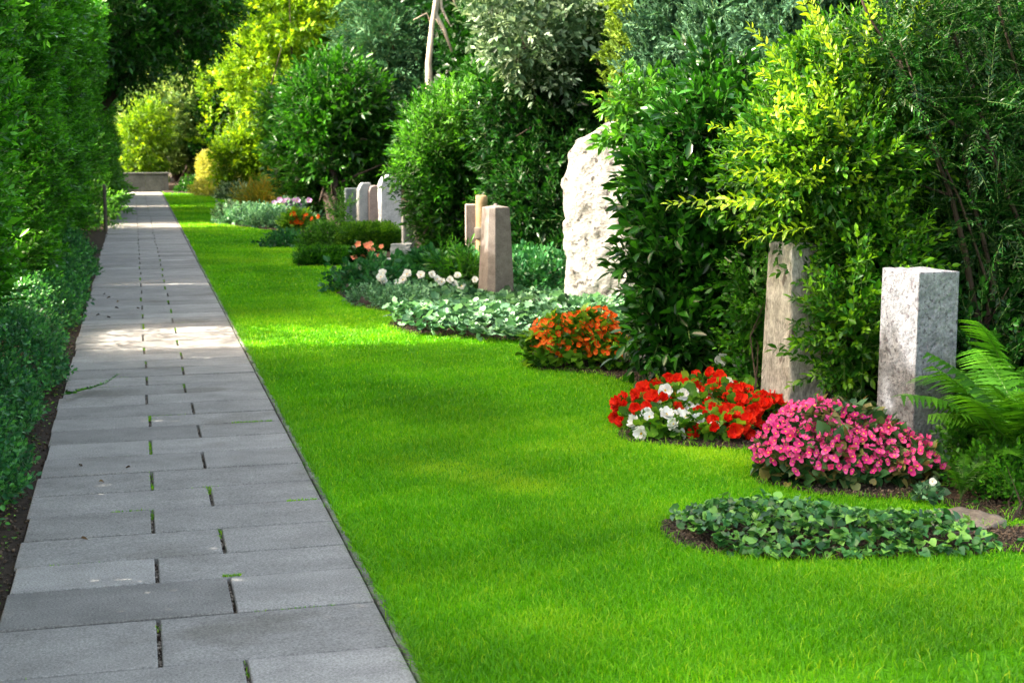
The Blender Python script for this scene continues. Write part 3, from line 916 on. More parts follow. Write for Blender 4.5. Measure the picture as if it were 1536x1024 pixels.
# sandstone stele with round column and bronze band behind it
b = G(712, 418)
root = thing('stele_gravestone', 'yellow sandstone stele with a dark band, half hidden behind the brown obelisk', 'gravestone', (b[0], b[1], 0))
root.rotation_euler.z = R_(-6)
g = Geo(); slab_box(g, -.10, .02, -.02, .10, -.02, .88, .012, .5); obj('slab', g, 'brownstone', root, origin=(0, 0, 0))
g = Geo(); a = np.arange(14) * 2 * math.pi / 14
V, T = taper_prism([(.085 + .075 * math.cos(q), -.04 + .075 * math.sin(q)) for q in a], [-.02, .3, .9, .97, .985], [1, .99, .95, .95, .8])
obj('column', g.add(V, T), 'sandstone', root, origin=(0, 0, 0))
V, T = taper_prism([(.085 + .092 * math.cos(q), -.04 + .092 * math.sin(q)) for q in a], [.48, .49, .60, .61], [.97, 1, 1, .97])
obj('band', Geo().add(V, T), 'bronze', root, origin=(0, 0, 0))


def headstone(name, label, px, py, top, wpx, th, mat, shape, rz, lean=0):
    b = G(px, py); Y = b[1]; hz = W(px, top, Y)[2]; w = wpx * mpp(Y) / 2
    pts = []
    if shape == 'arch':
        pts = [(-w, 0), (w, 0), (w, hz - w)] + [(w * math.cos(a), hz - w + w * math.sin(a)) for a in np.linspace(.15, math.pi - .15, 14)] + [(-w, hz - w)]
    elif shape == 'shoulder':
        pts = [(-w * 1.05, 0), (w * 1.05, 0), (w * .95, hz * .84), (w * .62, hz * .95), (w * .45, hz), (-w * .45, hz), (-w * .7, hz * .95), (-w * .98, hz * .84)]
    elif shape == 'round':
        pts = [(-w, 0), (w, 0), (w, hz - .1), (w * .75, hz - .02), (w * .4, hz), (-w * .4, hz), (-w * .75, hz - .02), (-w, hz - .1)]
    else:
        pts = [(-w, 0), (w, 0), (w, hz - .02), (w - .02, hz), (-w + .02, hz), (-w, hz - .02)]
    k = len(pts); c = .012
    V = []
    for (yy, s) in ((-th / 2, 1 - c / w), (-th / 2 + c, 1), (th / 2 - c, 1), (th / 2, 1 - c / w)):
        for x, z in pts: V.append((x * s, yy + z * lean, (z - hz / 2) * (1 - (1 - s) * w / hz * 2) + hz / 2 if z > 0 else -.03))
    T = []
    for i in range(3):
        for j in range(k):
            a0, a1 = i * k + j, i * k + (j + 1) % k
            T += [(a0, a1, a1 + k), (a0, a1 + k, a0 + k)]
    cz = hz * .45
    for off, y0 in ((0, -th / 2), (3 * k, th / 2)):
        V.append((0, y0 + cz * lean, cz)); cc = len(V) - 1
        for j in range(k): T.append((off + j, off + (j + 1) % k, cc))
    return stone_from(np.array(V, float), np.array(T), mat, name, label, 'gravestone', (b[0], b[1], 0), rz)


RZ = R_(-62)
headstone('headstone', 'dark slate grey flat-topped headstone, first of the row on its left end', 531, 342, 282, 27, .07, 'slate', 'flat', R_(14))
headstone('headstone', 'grey headstone with narrow shouldered top, beside the dark slate one', 549, 346, 274, 27, .10, 'greystone', 'shoulder', R_(22))
headstone('headstone', 'low reddish brown headstone between two pale stones', 566, 346, 278, 26, .07, 'brownstone', 'round', R_(10))
headstone('headstone', 'pale round-arched headstone, tallest of its row', 585, 352, 262, 34, .12, 'palestone', 'arch', R_(20))
headstone('headstone', 'slim pale headstone standing behind the low grey granite block', 613, 384, 322, 22, .06, 'palestone', 'flat', R_(24))
V, T = grid_box(12, 10, 12); P = V * np.array((.26, .2, .30))
for i, v in enumerate(V):
    d = .015 * fbm(P[i], 12, 3)
    P[i] += np.array((np.sign(v[0]) * (abs(v[0]) > .49), np.sign(v[1]) * (abs(v[1]) > .49), (v[2] > .99) * 1.0)) * d
b = G(605, 400)
stone_from(P, T, 'greystone', 'granite_block', 'low square dark grey granite block in front of a slim pale headstone', 'gravestone', (b[0], b[1] + .1, -.01), R_(-18))
b = G(588, 393)
V, T = grid_box(14, 5, 3); P = V * np.array((.42, .14, .05))
stone_from(P + .004 * V[:, [1, 2, 0]], T, 'palestone', 'grave_kerb', 'low pale stone edging beside the grey granite block', 'stone edging', (b[0] + .05, b[1], 0), R_(-10))

# wall closing the path
b = G(220, 286)
root = thing('stone_wall', 'low grey stone wall across the far end of the path', 'wall', (.2, 46.6, 0))
g = Geo(); x = -1.6
while x < 1.0:
    L = rg.uniform(.5, .7)
    slab_box(g, x, min(x + L, 1.05) - .006, 46.5, 46.8, -.05, .52 + rg.normal(0, .004), .01, rg.random()); x += L
obj('blocks', g, 'wall_stone', root)
g = Geo(); slab_box(g, -1.62, 1.07, 46.46, 46.84, .528, .57, .01, .5); obj('coping', g, 'wall_stone', root)
# wooden post left
b = G(159, 346)
g = Geo(); V, T = taper_prism([(.032 * math.cos(a), .032 * math.sin(a)) for a in np.arange(8) * math.pi / 4], [-.02, .5, .80, .83], [1, .97, .93, .6])
o = stone_from(V, T, 'post_wood', 'wooden_post', 'weathered wooden post at the left edge of the path', 'post', (b[0], b[1], 0), 0)

# ------------------------------------------------------------------ right: near shrubs
def shrub_at(name, label, cat, px, py, blobs, n, tpls, size, mat, seed, **kw):
    return plant(name, label, cat, G(px, py), px_blobs(blobs), n, tpls, size, mat, seed, **kw)


shrub_at('laurel_shrub', 'large glossy broad-leaved laurel shrub in front of the white standing stone', 'shrub', 1035, 575,
         [(1055, 430, 8.75, 80, 110, .42), (1055, 250, 8.9, 65, 110, .42), (1110, 190, 9.0, 45, 65, .33), (985, 380, 8.8, 22, 90, .25),
          (1090, 500, 8.6, 55, 55, .36), (1110, 350, 8.7, 50, 100, .4), (1015, 500, 8.6, 42, 45, .32), (1068, 130, 9.1, 12, 40, .15), (985, 280, 9.0, 22, 50, .25)],
         1450, T_LAUREL, 1.0, 'laurel_leaf', 401, r0=.03, dirs=(1, .55, .35), depth=.3, inner=.5, rough=.14, f=5)
shrub_at('broadleaf_shrub', 'paler green shrub leaning out above the white standing stone', 'shrub', 985, 500,
         [(975, 165, 10.0, 32, 35, .3), (985, 250, 10.0, 25, 60, .3), (1010, 350, 10.0, 30, 90, .3), (930, 150, 10.0, 14, 12, .15), (945, 205, 10, 14, 14, .15)],
         380, T_LAUREL, .85, 'lightbush_leaf', 402, dirs=(1, .5, .4), depth=.3, inner=.3, f=5)
root = shrub_at('privet_shrub', 'bright yellow-green shrub with long arching shoots between the two stone posts', 'shrub', 1268, 615,
         [(1268, 500, 7.05, 32, 100, .16), (1285, 370, 7.4, 62, 90, .30), (1255, 240, 7.55, 105, 75, .4), (1330, 200, 7.7, 95, 120, .4),
          (1200, 250, 7.5, 75, 80, .35), (1290, 130, 7.8, 100, 70, .4), (1310, 430, 7.3, 45, 90, .25), (1235, 160, 7.7, 70, 70, .35), (1390, 280, 7.9, 60, 110, .4)],
         2700, T_PRIVET, 1.0, 'golden_leaf', 403, r0=.025, k=9, dirs=(1, .5, .4), depth=.3, inner=.35, f=5)
# long arching yellow shoots
r = np.random.default_rng(77)
sh = [(1150, 300, -78, .0), (1170, 235, -75, .15), (1130, 215, -60, .3), (1190, 340, -80, -.1), (1180, 180, -40, .7), (1160, 130, -35, .8), (1225, 110, -20, .9),
      (1100, 300, -85, .05), (1205, 70, -30, .9), (1265, 100, 0, 1), (1330, 70, 10, 1), (1210, 290, -60, .3), (1240, 210, -30, .8), (1180, 270, -70, .2)]
Ps, Ds = [], []
for px, py, a, upz in sh:
    p = W(px, py, 7.15 + r.uniform(-.1, .15)); p = p + RT * .12
    Ps.append(p); Ds.append(nrm(-RT * math.cos(R_(90 + a)) * 1.0 + np.array((0, 0, upz)) - FW * .2 + RT * 0))
Ps, Ds = np.array(Ps), np.array(Ds)
for p_, d_ in zip(Ps, Ds):
    obj('long_shoot', place(Geo(), T_LONG, p_[None], d_[None], r.uniform(.85, 1.2, 1), r, roll=.2, bias=np.ones(1), arnd=.45), ['gold_shoot_leaf', 'green_stem'], root)
obj('sunlit_tone_growth', foliage(px_blobs([(1210, 190, 7.25, 55, 55, .15), (1185, 260, 7.2, 45, 40, .12), (1270, 150, 7.4, 60, 45, .15), (1240, 260, 7.25, 50, 30, .12), (1350, 70, 7.6, 60, 40, .2)]), 85, T_PRIVET, .95, 415, depth=.5, inner=0, dirs=(.4, .6, .5)),  # young yellow leaves, with sunlit tone also put into their colour
    ['gold_shoot_leaf', 'green_stem'], root)
# small privet sprigs at the stele's left
shrub_at('young_shrub', 'small light green sapling shoot left of the weathered beige stone post', 'shrub', 1135, 640,
         [(1128, 500, 8.0, 14, 60, .10), (1126, 430, 8.05, 12, 40, .1), (1132, 560, 8.0, 14, 40, .1)], 110, T_PRIVET, 1.0, 'small_leaf', 404, depth=.6, inner=.2, r0=.008)
# dark yew at the right with visible stems
YB = px_blobs([(1480, 330, 7.2, 95, 100, .4), (1440, 180, 7.2, 95, 100, .35), (1350, 90, 7.2, 70, 70, .25), (1500, 60, 7.3, 110, 100, .4), (1420, 20, 7.3, 90, 60, .3),
                (1530, 220, 7.3, 90, 130, .45), (1420, 380, 7.8, 90, 70, .3), (1500, 440, 7.6, 80, 70, .3), (1600, 350, 7.4, 80, 200, .4)])
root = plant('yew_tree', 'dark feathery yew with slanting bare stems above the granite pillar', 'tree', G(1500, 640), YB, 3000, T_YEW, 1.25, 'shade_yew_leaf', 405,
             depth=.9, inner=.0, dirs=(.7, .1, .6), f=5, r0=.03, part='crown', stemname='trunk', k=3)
g = Geo()
for pts, rr in (([(1560, 330), (1530, 273), (1440, 195), (1374, 139), (1303, 25), (1280, -30)], .014), ([(1570, 420), (1500, 270), (1458, 126), (1412, 0), (1400, -40)], .015),
                ([(1580, 300), (1535, 140), (1500, 20), (1490, -40)], .012), ([(1480, 420), (1440, 300), (1390, 190), (1350, 60)], .009)):
    q = np.array([W(x, y, 7.05 + .03 * i) for i, (x, y) in enumerate(pts)])
    v, t = tube(q, np.linspace(rr, rr * .5, len(q)), 6); g.add(v, t)
obj('limbs', g, 'bark', root)
# dark filler shrub behind granite pillar and fern
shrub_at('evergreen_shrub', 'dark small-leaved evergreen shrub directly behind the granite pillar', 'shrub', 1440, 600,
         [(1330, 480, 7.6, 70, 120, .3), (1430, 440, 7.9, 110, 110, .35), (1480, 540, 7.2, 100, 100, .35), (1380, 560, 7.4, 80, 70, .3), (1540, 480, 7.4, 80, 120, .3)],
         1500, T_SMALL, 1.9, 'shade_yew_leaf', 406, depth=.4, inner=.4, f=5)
# small-leaf shrub front right
shrub_at('honeysuckle_shrub', 'low fresh green small-leaved shrub at the right edge below the fern', 'shrub', 1500, 790,
         [(1510, 735, 5.65, 50, 48, .16), (1545, 765, 5.45, 50, 36, .16), (1470, 755, 5.7, 30, 26, .10), (1570, 680, 5.7, 40, 80, .15), (1460, 690, 6.1, 30, 50, .12)],
         950, T_SMALL, 1.0, 'small_leaf', 407, depth=.35, inner=.35, dirs=(1, .3, .5), f=6, r0=.008)


def frond(L, k=26, wid=.30, curve=.9, seed=0):
    """fern frond along +Y arching up then over; lobed pinnae"""
    r = np.random.default_rng(seed); g = Geo()
    t = np.linspace(0, 1, 20)
    ang = R_(82) - curve * t * 1.15
    dy, dz = np.cos(ang), np.sin(ang)
    y = np.concatenate([[0], np.cumsum(dy[:-1])]) * L / 19; z = np.concatenate([[0], np.cumsum(dz[:-1])]) * L / 19
    C = np.stack([0 * y, y, z], -1)
    v, f = tube(C, np.linspace(.0035, .0008, 20), 4); g.add(v, f, 1, .5)
    for i in range(k):
        s = .16 + .84 * i / (k - 1)
        p = np.array([0, np.interp(s, t, y), np.interp(s, t, z)])
        a = np.interp(s, t, ang); d = np.array((0, math.cos(a), math.sin(a))); nn = np.array((0, -math.sin(a), math.cos(a)))
        pl = wid * L * math.sin(math.pi * min(1, .22 + .80 * (1 - s))) ** .8 * (1 if s > .25 else .7) * .55
        for sd in (-1, 1):
            ax = nrm(np.array((sd, 0, 0)) + d * .28 - nn * .12 + r.normal(0, .05, 3))
            m = 9; pw = pl * .13 + .004
            side = nrm(d - (d @ ax) * ax)
            V, T = [], []
            for j in range(m + 1):
                u = j / m; q = p + ax * pl * u - nn * pl * .14 * u * u
                h = pw * (1 - .9 * u) * (1.0 if j % 2 else .62)
                V += [q, q + side * h + nn * h * .25, q - side * h + nn * h * .25]
            for j in range(m):
                a0 = 3 * j
                T += [(a0, a0 + 1, a0 + 4), (a0, a0 + 4, a0 + 3), (a0, a0 + 3, a0 + 5), (a0, a0 + 5, a0 + 2)]
            g.add(V, T, 0, np.clip(.3 + .4 * r.random() + .25 * s, 0, 1))
    return (np.concatenate(g.V), np.concatenate(g.T), np.concatenate(g.M), np.concatenate(g.A))


T_FROND = [frond(.62, 26, .30, c, 50 + i) for i, c in enumerate((.85, 1.1, 1.35))]


def fern(label, base, n, sc, seed, dirs=None):
    r = np.random.default_rng(seed)
    root = thing('fern', label, 'fern', base)
    for i in range(n):
        a = dirs[i] if dirs else i * 2.4 + r.normal(0, .3)
        D = np.array([(math.cos(a), math.sin(a), 0)])
        tv, tt, tm, ta = T_FROND[i % 3]
        g = Geo(); fr = frames(D)
        sz = sc * r.uniform(.75, 1.2)
        V = np.einsum('nij,vj->nvi', fr, tv)[0] * sz
        g.add(V, tt, tm, np.clip(ta + r.normal(0, .1), 0, 1))
        o = obj('frond', g, ['fern_leaf', 'green_stem'], root, origin=(0, 0, 0))
        o.rotation_euler = (r.normal(0, .1), r.normal(0, .1), 0)
    return root


pi = math.pi
fern('large arching fern with broad green fronds right of the granite pillar', G(1535, 716), 12, .95, 61,
     [pi * .9, pi * 1.05, pi * .8, pi * .7, pi * .62, pi * .5, pi * 1.2, pi * .3, 0, pi * 1.6, pi * .95, pi * .85])
fern('fern with tall upright fronds at the right edge of the photo', G(1548, 735), 8, 1.3, 62, [pi * .8, pi * .95, pi * .6, pi * 1.1, pi * 1.3, pi * 1.5, .3, pi * .45])
fern('broad drooping fern spreading low beside the granite pillar', G(1520, 738), 9, 1.0, 64, [pi * .95, pi * 1.15, pi * 1.3, pi * 1.45, pi * .8, pi * .6, pi * 1.6, pi * .4, pi * 1.05])
fern('tall fern standing close behind the low drooping one, beside the granite pillar', G(1505, 682), 10, 1.25, 65, [pi * .95, pi * 1.2, pi * 1.35, pi * 1.5, pi * .75, pi * .55, pi * 1.7, pi * .2, 0, pi * 1.1])
fern('small low fern at the foot of the fresh green shrub', G(1440, 752), 6, .5, 63)

# ------------------------------------------------------------------ flowers
def petal(L, w, cup, ruff, r, nu=4, nv=5):
    V, T = [], []
    ph = r.uniform(0, 6.28)
    for i in range(nu):
        u = i / (nu - 1)
        ww = w * (math.sin(math.pi * min(.92, .12 + .70 * u)) ** .8)
        for j in range(nv):
            vv = -1 + 2 * j / (nv - 1)
            y = L * (u - .16 * u * vv * vv)
            V.append((ww * vv / 2, y, cup * L * u * u + .25 * cup * w * vv * vv + ruff * L * u * math.sin(vv * 4.5 + ph)))
    for i in range(nu - 1):
        for j in range(nv - 1):
            a = i * nv + j
            T += [(a, a + 1, a + nv + 1), (a, a + nv + 1, a + nv)]
    return np.array(V, float), np.array(T)


def flower_mesh(name, size, n, mat, seed, cup=.25, ruff=.08, wrel=.95, layers=1, centre='petal_yellow', uneven=False):
    r = np.random.default_rng(seed); g = Geo()
    for ly in range(layers):
        for i in range(n):
            a = 2 * pi * (i + .5 * ly) / n + r.normal(0, .12)
            sc = (1 - .25 * ly) * r.uniform(.85, 1.12)
            if uneven and i % 2: sc *= .68
            v, t = petal(size / 2 * sc, size / 2 * wrel * sc * 1.05, cup + .55 * ly, ruff, r)
            c, s = math.cos(a), math.sin(a)
            v = np.c_[v[:, 0] * c - v[:, 1] * s, v[:, 0] * s + v[:, 1] * c, v[:, 2] + .002 * ly + .0008 * (i % 2)]
            g.add(v, t, 0, np.clip(.15 + r.random() * .55 + .3 * np.hypot(v[:, 0], v[:, 1]) / (size / 2), 0, 1))
    v, t = tube(np.array([(0, 0, 0), (0, 0, size * .10), (0, 0, size * .13)]), [size * .085, size * .075, size * .03], 6); g.add(v, t, 1, r.random())
    v, t = tube(np.array([(0, 0, -size * .9), (0, 0, -size * .4), (0, 0, 0)]), [size * .02, size * .02, size * .03], 4); g.add(v, t, 2, .5)
    return g.mesh(name, [mat, centre, 'green_stem'])


FL = {
    'red': [flower_mesh('blossom', .082, 5, 'petal_red', 700 + i, .28, .16, 1.1, 2, 'petal_red') for i in range(5)] + [flower_mesh('blossom', .05, 5, 'petal_red', 706, .9, .1, 1.0, 2, 'petal_red')],
    'white': [flower_mesh('blossom', .082, 5, 'petal_white', 710 + i, .22, .13, 1.15, 2) for i in range(4)],
    'pink': [flower_mesh('blossom', .056, 4, 'petal_pink', 720 + i, .28, .10, .92, 1, uneven=True) for i in range(4)] + [flower_mesh('blossom', .036, 4, 'petal_rose', 725, .9, .04, .9, 1, 'petal_rose'), flower_mesh('blossom', .05, 4, 'petal_rose', 726, .35, .1, .9, 1, uneven=True)],
    'orange': [flower_mesh('blossom', .064, 4, 'petal_orange', 730 + i, .28, .12, 1.0, 1, uneven=True) for i in range(4)],
    'salmon': [flower_mesh('blossom', .07, 5, 'petal_salmon', 740 + i, .35, .08, 1.0, 1) for i in range(2)],
    'lilac': [flower_mesh('blossom', .07, 5, 'petal_lilac', 750 + i, .35, .08, 1.0, 1) for i in range(2)],
    'whitefar': [flower_mesh('blossom', .075, 5, 'petal_white', 760 + i, .25, .1, 1.1, 2) for i in range(2)],
}


def put_flower(kind, i, P, N, root, r, sc=1.0):
    o = bpy.data.objects.new('blossom', FL[kind][i % len(FL[kind])]); COL.objects.link(o); o.parent = root
    o.location = Vector(P) - root.location
    q = Vector(N).to_track_quat('Z', 'Y')
    o.rotation_mode = 'QUATERNION'
    from mathutils import Quaternion
    o.rotation_quaternion = q @ Quaternion((0, 0, 1), r.uniform(0, 6.28))
    o.scale = (sc,) * 3
    return o


def spread(B, n, r, mind, zmin, toward=None, push=1.03, cand=9000, up=.0, phi=None):
    P, N = blob_pts(B, cand, r, .06, zmin, .10, 5, 3)
    c = np.asarray(B)[:, :3].mean(0)
    if toward is not None:
        k = (N * toward).sum(1) > -.25; P, N = P[k], N[k]
    out, nn = [], []
    for p, q in zip(P, N):
        if len(out) >= n: break
        if not out or min(((p - o) ** 2).sum() for o in out) > mind * mind:
            out.append(p); nn.append(q)
    return np.array(out), np.array(nn)


TOCAM = nrm(np.array((-.35, -.9, .5)))
# pink begonia mound
B = np.array([(3.24, 6.22, .10, .33, .27, .26), (3.40, 6.15, .07, .30, .24, .23), (3.10, 6.22, .06, .22, .20, .20), (3.56, 6.02, .04, .17, .17, .17)])
root = thing('pink_begonia', 'rounded mound of pink begonias in front of the granite pillar', 'flower plant', (3.27, 6.18, 0), 'flower mounds along the lawn edge')
g = foliage(B, 900, T_HEART, .05, 801, depth=.25, dirs=(.6, .3, .5), inner=.5, zmin=.015, arnd=1, roll=.4)
obj('foliage', g, ['begonia_leaf'], root)
r = np.random.default_rng(802)
P, N = spread(B, 520, r, .031, .09, TOCAM, cand=14000)
sc = P[:, 2] > .10 + .03 * r.normal(0, 1, len(P))
P, N = P[sc], N[sc]
N2 = nrm(N * .7 + TOCAM * .5 + r.normal(0, .35, P.shape))
P = P + N * r.uniform(.0, .035, (len(P), 1))
lead = 100
for i in range(min(lead, len(P))):
    put_flower('pink', i, P[i], N2[i], root, r, r.uniform(.65, 1.25))


def mesh_scatter(kind, P, N, r, lo=.8, hi=1.2):
    """remaining small blossoms of one plant as one mass"""
    g = Geo()
    for i, (p, q) in enumerate(zip(P, N)):
        me = FL[kind][i % len(FL[kind])]
        n = len(me.vertices); co = np.empty(n * 3, np.float32); me.vertices.foreach_get('co', co); co = co.reshape(-1, 3)
        t = np.empty(len(me.loops), np.int32); me.loops.foreach_get('vertex_index', t)
        mi = np.empty(len(me.polygons), np.int32); me.polygons.foreach_get('material_index', mi)
        at = np.empty(n, np.float32); me.attributes['rnd'].data.foreach_get('value', at)
        z = q; x = nrm(np.cross(z, r.normal(0, 1, 3))); y = np.cross(z, x)
        g.add((co @ np.stack([x, y, z])) * r.uniform(lo, hi) + p, t.reshape(-1, 3), mi, at)
    return g


if len(P) > lead:
    o = obj('small_blossoms', mesh_scatter('pink', P[lead:], N2[lead:], r, .6, 1.05), ['petal_pink', 'petal_yellow', 'green_stem'], root); o['kind'] = 'stuff'

# orange begonia mound
B = np.array([(2.98, 9.86, .12, .26, .24, .24), (3.16, 9.84, .14, .26, .26, .25), (3.32, 9.72, .08, .20, .2, .2), (2.86, 9.86, .06, .16, .18, .18)])
root = thing('orange_begonia', 'rounded mound of orange begonias beside the laurel', 'flower plant', (3.08, 9.85, 0), 'flower mounds along the lawn edge')
obj('foliage', foliage(B, 700, T_HEART, .055, 811, depth=.25, dirs=(.6, .3, .5), inner=.5, zmin=.015, arnd=1, roll=.4), ['geranium_leaf'], root)
r = np.random.default_rng(812)
P, N = spread(B, 260, r, .042, .10, TOCAM)
k = P[:, 2] > .13 + .06 * r.normal(0, 1, len(P)); P, N = P[k], N[k]
N2 = nrm(N * .7 + TOCAM * .5 + r.normal(0, .35, P.shape)); P = P + N * r.uniform(0, .04, (len(P), 1))
for i in range(min(100, len(P))): put_flower('orange', i, P[i], N2[i], root, r, r.uniform(.85, 1.3))
if len(P) > 100:
    o = obj('small_blossoms', mesh_scatter('orange', P[100:], N2[100:], r, .7, 1.1), ['petal_orange', 'petal_yellow', 'green_stem'], root); o['kind'] = 'stuff'

# red and white bedding plants: each plant a thing
r = np.random.default_rng(821)
bedp = [('red', 972, 640, .15, 'leftmost red bedding plant at the tip of the red and white bed'), ('white', 990, 657, .12, 'white bedding plant low at the front left of the red and white bed'),
        ('red', 1018, 618, .19, 'tall red bedding plant behind the front white flowers'), ('white', 1042, 659, .12, 'white bedding plant at the front middle of the red and white bed'),
        ('red', 1088, 658, .13, 'low red bedding plant at the front of the bed near the pink begonias'), ('red', 1060, 622, .23, 'tallest red bedding plant in the middle of the bed'),
        ('white', 1018, 634, .20, 'white bedding plant left of the middle, between the tall red flowers'), ('white', 1096, 606, .34, 'tall white bedding plant rising at the back of the red and white bed'),
        ('red', 1118, 640, .17, 'red bedding plant right of the middle of the bed'), ('red', 1150, 640, .15, 'red bedding plant at the right end, beside the weathered stone post'),
        ('red', 990, 628, .16, 'red bedding plant at the back left of the red and white bed'), ('white', 1108, 630, .22, 'white bedding plant in front of the weathered stone post'),
        ('red', 1090, 632, .20, 'red bedding plant behind the low front red one')]
for i, (kind, px, py, ht, lab) in enumerate(bedp):
    b = G(px, py); b = np.array((b[0], b[1] + .05, 0))
    if not inside(b[None, :2], BX)[0]: b[1] += .08
    rad = .15 if kind == 'red' else .12
    if ht > .25: rad = .09
    B = np.array([(b[0], b[1], ht * .45, rad, rad, ht * .55)])
    root = thing(kind + '_bedding_plant', lab, 'flower plant', b, 'red and white bedding plants')
    obj('foliage', foliage(B, 85, T_SCAL, .055, 830 + i, depth=.4, dirs=(.6, .5, .5), inner=.4, zmin=.015, arnd=1, roll=.4), ['geranium_leaf'], root)
    P, N = spread(B, (20 if kind == 'red' else 8) if ht < .25 else 5, r, .048, ht * .30, TOCAM, cand=1200)
    N2 = nrm(N * .5 + TOCAM * .8 + r.normal(0, .3, P.shape))
    for j in range(len(P)):
        put_flower(kind, j, P[j] + N[j] * r.uniform(.005, .035), N2[j], root, r, r.uniform(.8, 1.2))

# small white flower by the granite pillar
b = G(1392, 752)
root = thing('white_flower', 'tiny white flower with bluish leaves at the right end of the pink begonias', 'flower plant', b)
B = np.array([(b[0], b[1], .03, .07, .06, .06)])
obj('foliage', foliage(B, 60, T_HEART, .032, 861, zmin=.01, arnd=1, inner=.2), ['silver_leaf'], root)
put_flower('white', 0, (b[0], b[1] - .03, .10), (-.3, -.8, .5), root, r, .5)

# ivy patch at the front --------------------------------------------
r = np.random.default_rng(871)
n = 4300
P = np.c_[r.uniform(2.05, 4.1, n), r.uniform(4.72, 5.75, n)]
ctr = P + 0
k = inside(P, [(2.20, 5.60), (2.17, 5.3), (2.2, 5.10), (2.38, 4.98), (2.73, 4.885), (3.1, 4.825), (3.28, 4.83), (3.34, 4.9), (3.28, 5.0), (3.2, 5.14), (3.2, 5.30), (2.95, 5.47), (2.75, 5.6), (2.4, 5.70)])
P = P[k]
d = np.full(len(P), 9.0)
for i in range(len(PATCHR)):
    a_, b_ = PATCHR[i], PATCHR[(i + 1) % len(PATCHR)]
    t = np.clip(((P - a_) @ (b_ - a_)) / max(1e-9, ((b_ - a_) ** 2).sum()), 0, 1)
    d = np.minimum(d, np.linalg.norm(P - a_ - t[:, None] * (b_ - a_), axis=1))
hh = .04 + .08 * np.clip(d / .2, 0, 1) * (1 + .35 * wob(np.c_[P, 0 * d], 7, 4))
q = np.c_[P, hh * (1 - .5 * r.random(len(P)) ** 2)]
D = nrm(np.c_[-.25 + r.normal(0, .7, len(P)), -.5 + r.normal(0, .6, len(P)), -.05 + r.normal(0, .25, len(P))])
g = place(Geo(), T_HEART, q, D, r.uniform(.026, .054, len(P)), r, roll=.5, arnd=1)
n2 = 500
q2 = np.c_[r.uniform(3.3, 4.3, n2), r.uniform(4.74, 5.2, n2), r.uniform(.01, .06, n2)]
q2 = q2[r.random(n2) < .10]
g = place(g, T_HEART, q2, nrm(r.normal(0, 1, q2.shape) * np.array((1, 1, .3))), r.uniform(.025, .045, len(q2)), r, arnd=1)
tag(obj('ivy', g, 'ivy_leaf'), 'low oval patch of ivy in the front lawn', kind='stuff')
b = G(1420, 790)
V, T = grid_box(16, 12, 4); P = V * np.array((.34, .26, .05)); 
P[:, :2] *= (1 + .15 * wob(np.c_[P[:, :2] * 1, 0 * P[:, 0]], 9, 3))[:, None]; P[:, 2] += .012 * wob(P, 12, 4) * (V[:, 2] > .5)
stone_from(P, T, 'flatstone', 'flat_stone', 'flat bare brownish stone at the right end of the ivy patch', 'stone', (b[0] + .05, b[1], -.02), .3)

# ------------------------------------------------------------------ middle beds
def mound(name, label, cat, blobs, n, tpls, size, mat, seed, group=None, **kw):
    B = np.array(blobs, float)
    root = thing(name, label, cat, (*B[0, :2], 0), group)
    kw.setdefault('zmin', .015); kw.setdefault('inner', .3)
    obj('foliage', foliage(B, n, tpls, size, seed, **kw), [mat, 'green_stem'], root)
    return root


# silvery ground cover bed round obelisk
r = np.random.default_rng(881)
n = 5200
P = np.c_[r.uniform(2.1, 4.4, n), r.uniform(10.9, 14.4, n)]
poly = [(2.12, 12.35), (2.16, 11.80), (2.70, 11.20), (3.06, 11.0), (3.3, 10.6), (4.2, 11.0), (4.4, 12.6), (4.0, 13.8), (3.2, 13.9), (2.5, 13.2)]
P = P[inside(P, poly)]
hh = .06 + .13 * np.clip((P[:, 1] - 11.1 + (P[:, 0] - 2.7) * .3) / .7, .1, 1) * np.clip(1.3 - (P[:, 1] - 11.8) * .55, .5, 1) * (1 + .3 * wob(np.c_[P, 0 * P[:, 0]], 5, 4))
q = np.c_[P, hh * (1 - .6 * r.random(len(P)) ** 2)]
D = nrm(np.c_[-.3 + r.normal(0, .7, len(P)), -.5 + r.normal(0, .6, len(P)), r.normal(.05, .3, len(P))])
tag(obj('ground_cover', place(Geo(), T_SCAL, q, D, r.uniform(.055, .10, len(P)), r, roll=.5, arnd=1), 'silver_leaf'),
    'silvery green leafy ground cover round the obelisk', kind='stuff')
mound('bergenia', 'dark green leafy perennial clump left of the obelisk', 'plant', [(3.10, 15.5, .13, .34, .35, .20), (3.36, 15.2, .14, .3, .3, .22), (2.9, 15.4, .10, .3, .3, .16)], 330, T_BERG, .8, 'bergenia_leaf', 882)
mound('leafy_perennial', 'upright narrow-leaved plant in front of the sandstone stele', 'plant', [(3.36, 14.7, .16, .16, .16, .18), (3.22, 14.9, .16, .14, .16, .18)], 80, T_BAMB, .75, 'small_leaf', 883, dirs=(.7, .8, .3))
mound('low_perennial', 'low grey-green plant at the tip of the white flower bed', 'plant', [(2.28, 15.3, .05, .24, .3, .12), (2.55, 15.2, .06, .24, .3, .13)], 170, T_COVER, 2.0, 'bergenia_leaf', 884)
mound('low_perennial', 'low silvery plants filling the front tip of the white flower bed', 'plant', [(2.28, 14.1, .03, .22, .3, .09), (2.5, 13.7, .04, .25, .3, .10), (2.75, 14.2, .03, .3, .35, .07)], 420, T_COVER, 1.0, 'silver_leaf', 889)
mound('low_perennial', 'dark low plants between the obelisk and the white standing stone', 'plant', [(3.95, 14.5, .06, .35, .4, .16), (4.35, 14.6, .08, .35, .4, .2), (4.15, 15.4, .1, .5, .4, .2), (3.75, 15.6, .08, .3, .4, .16)], 520, T_COVER, 1.9, 'bergenia_leaf', 890)
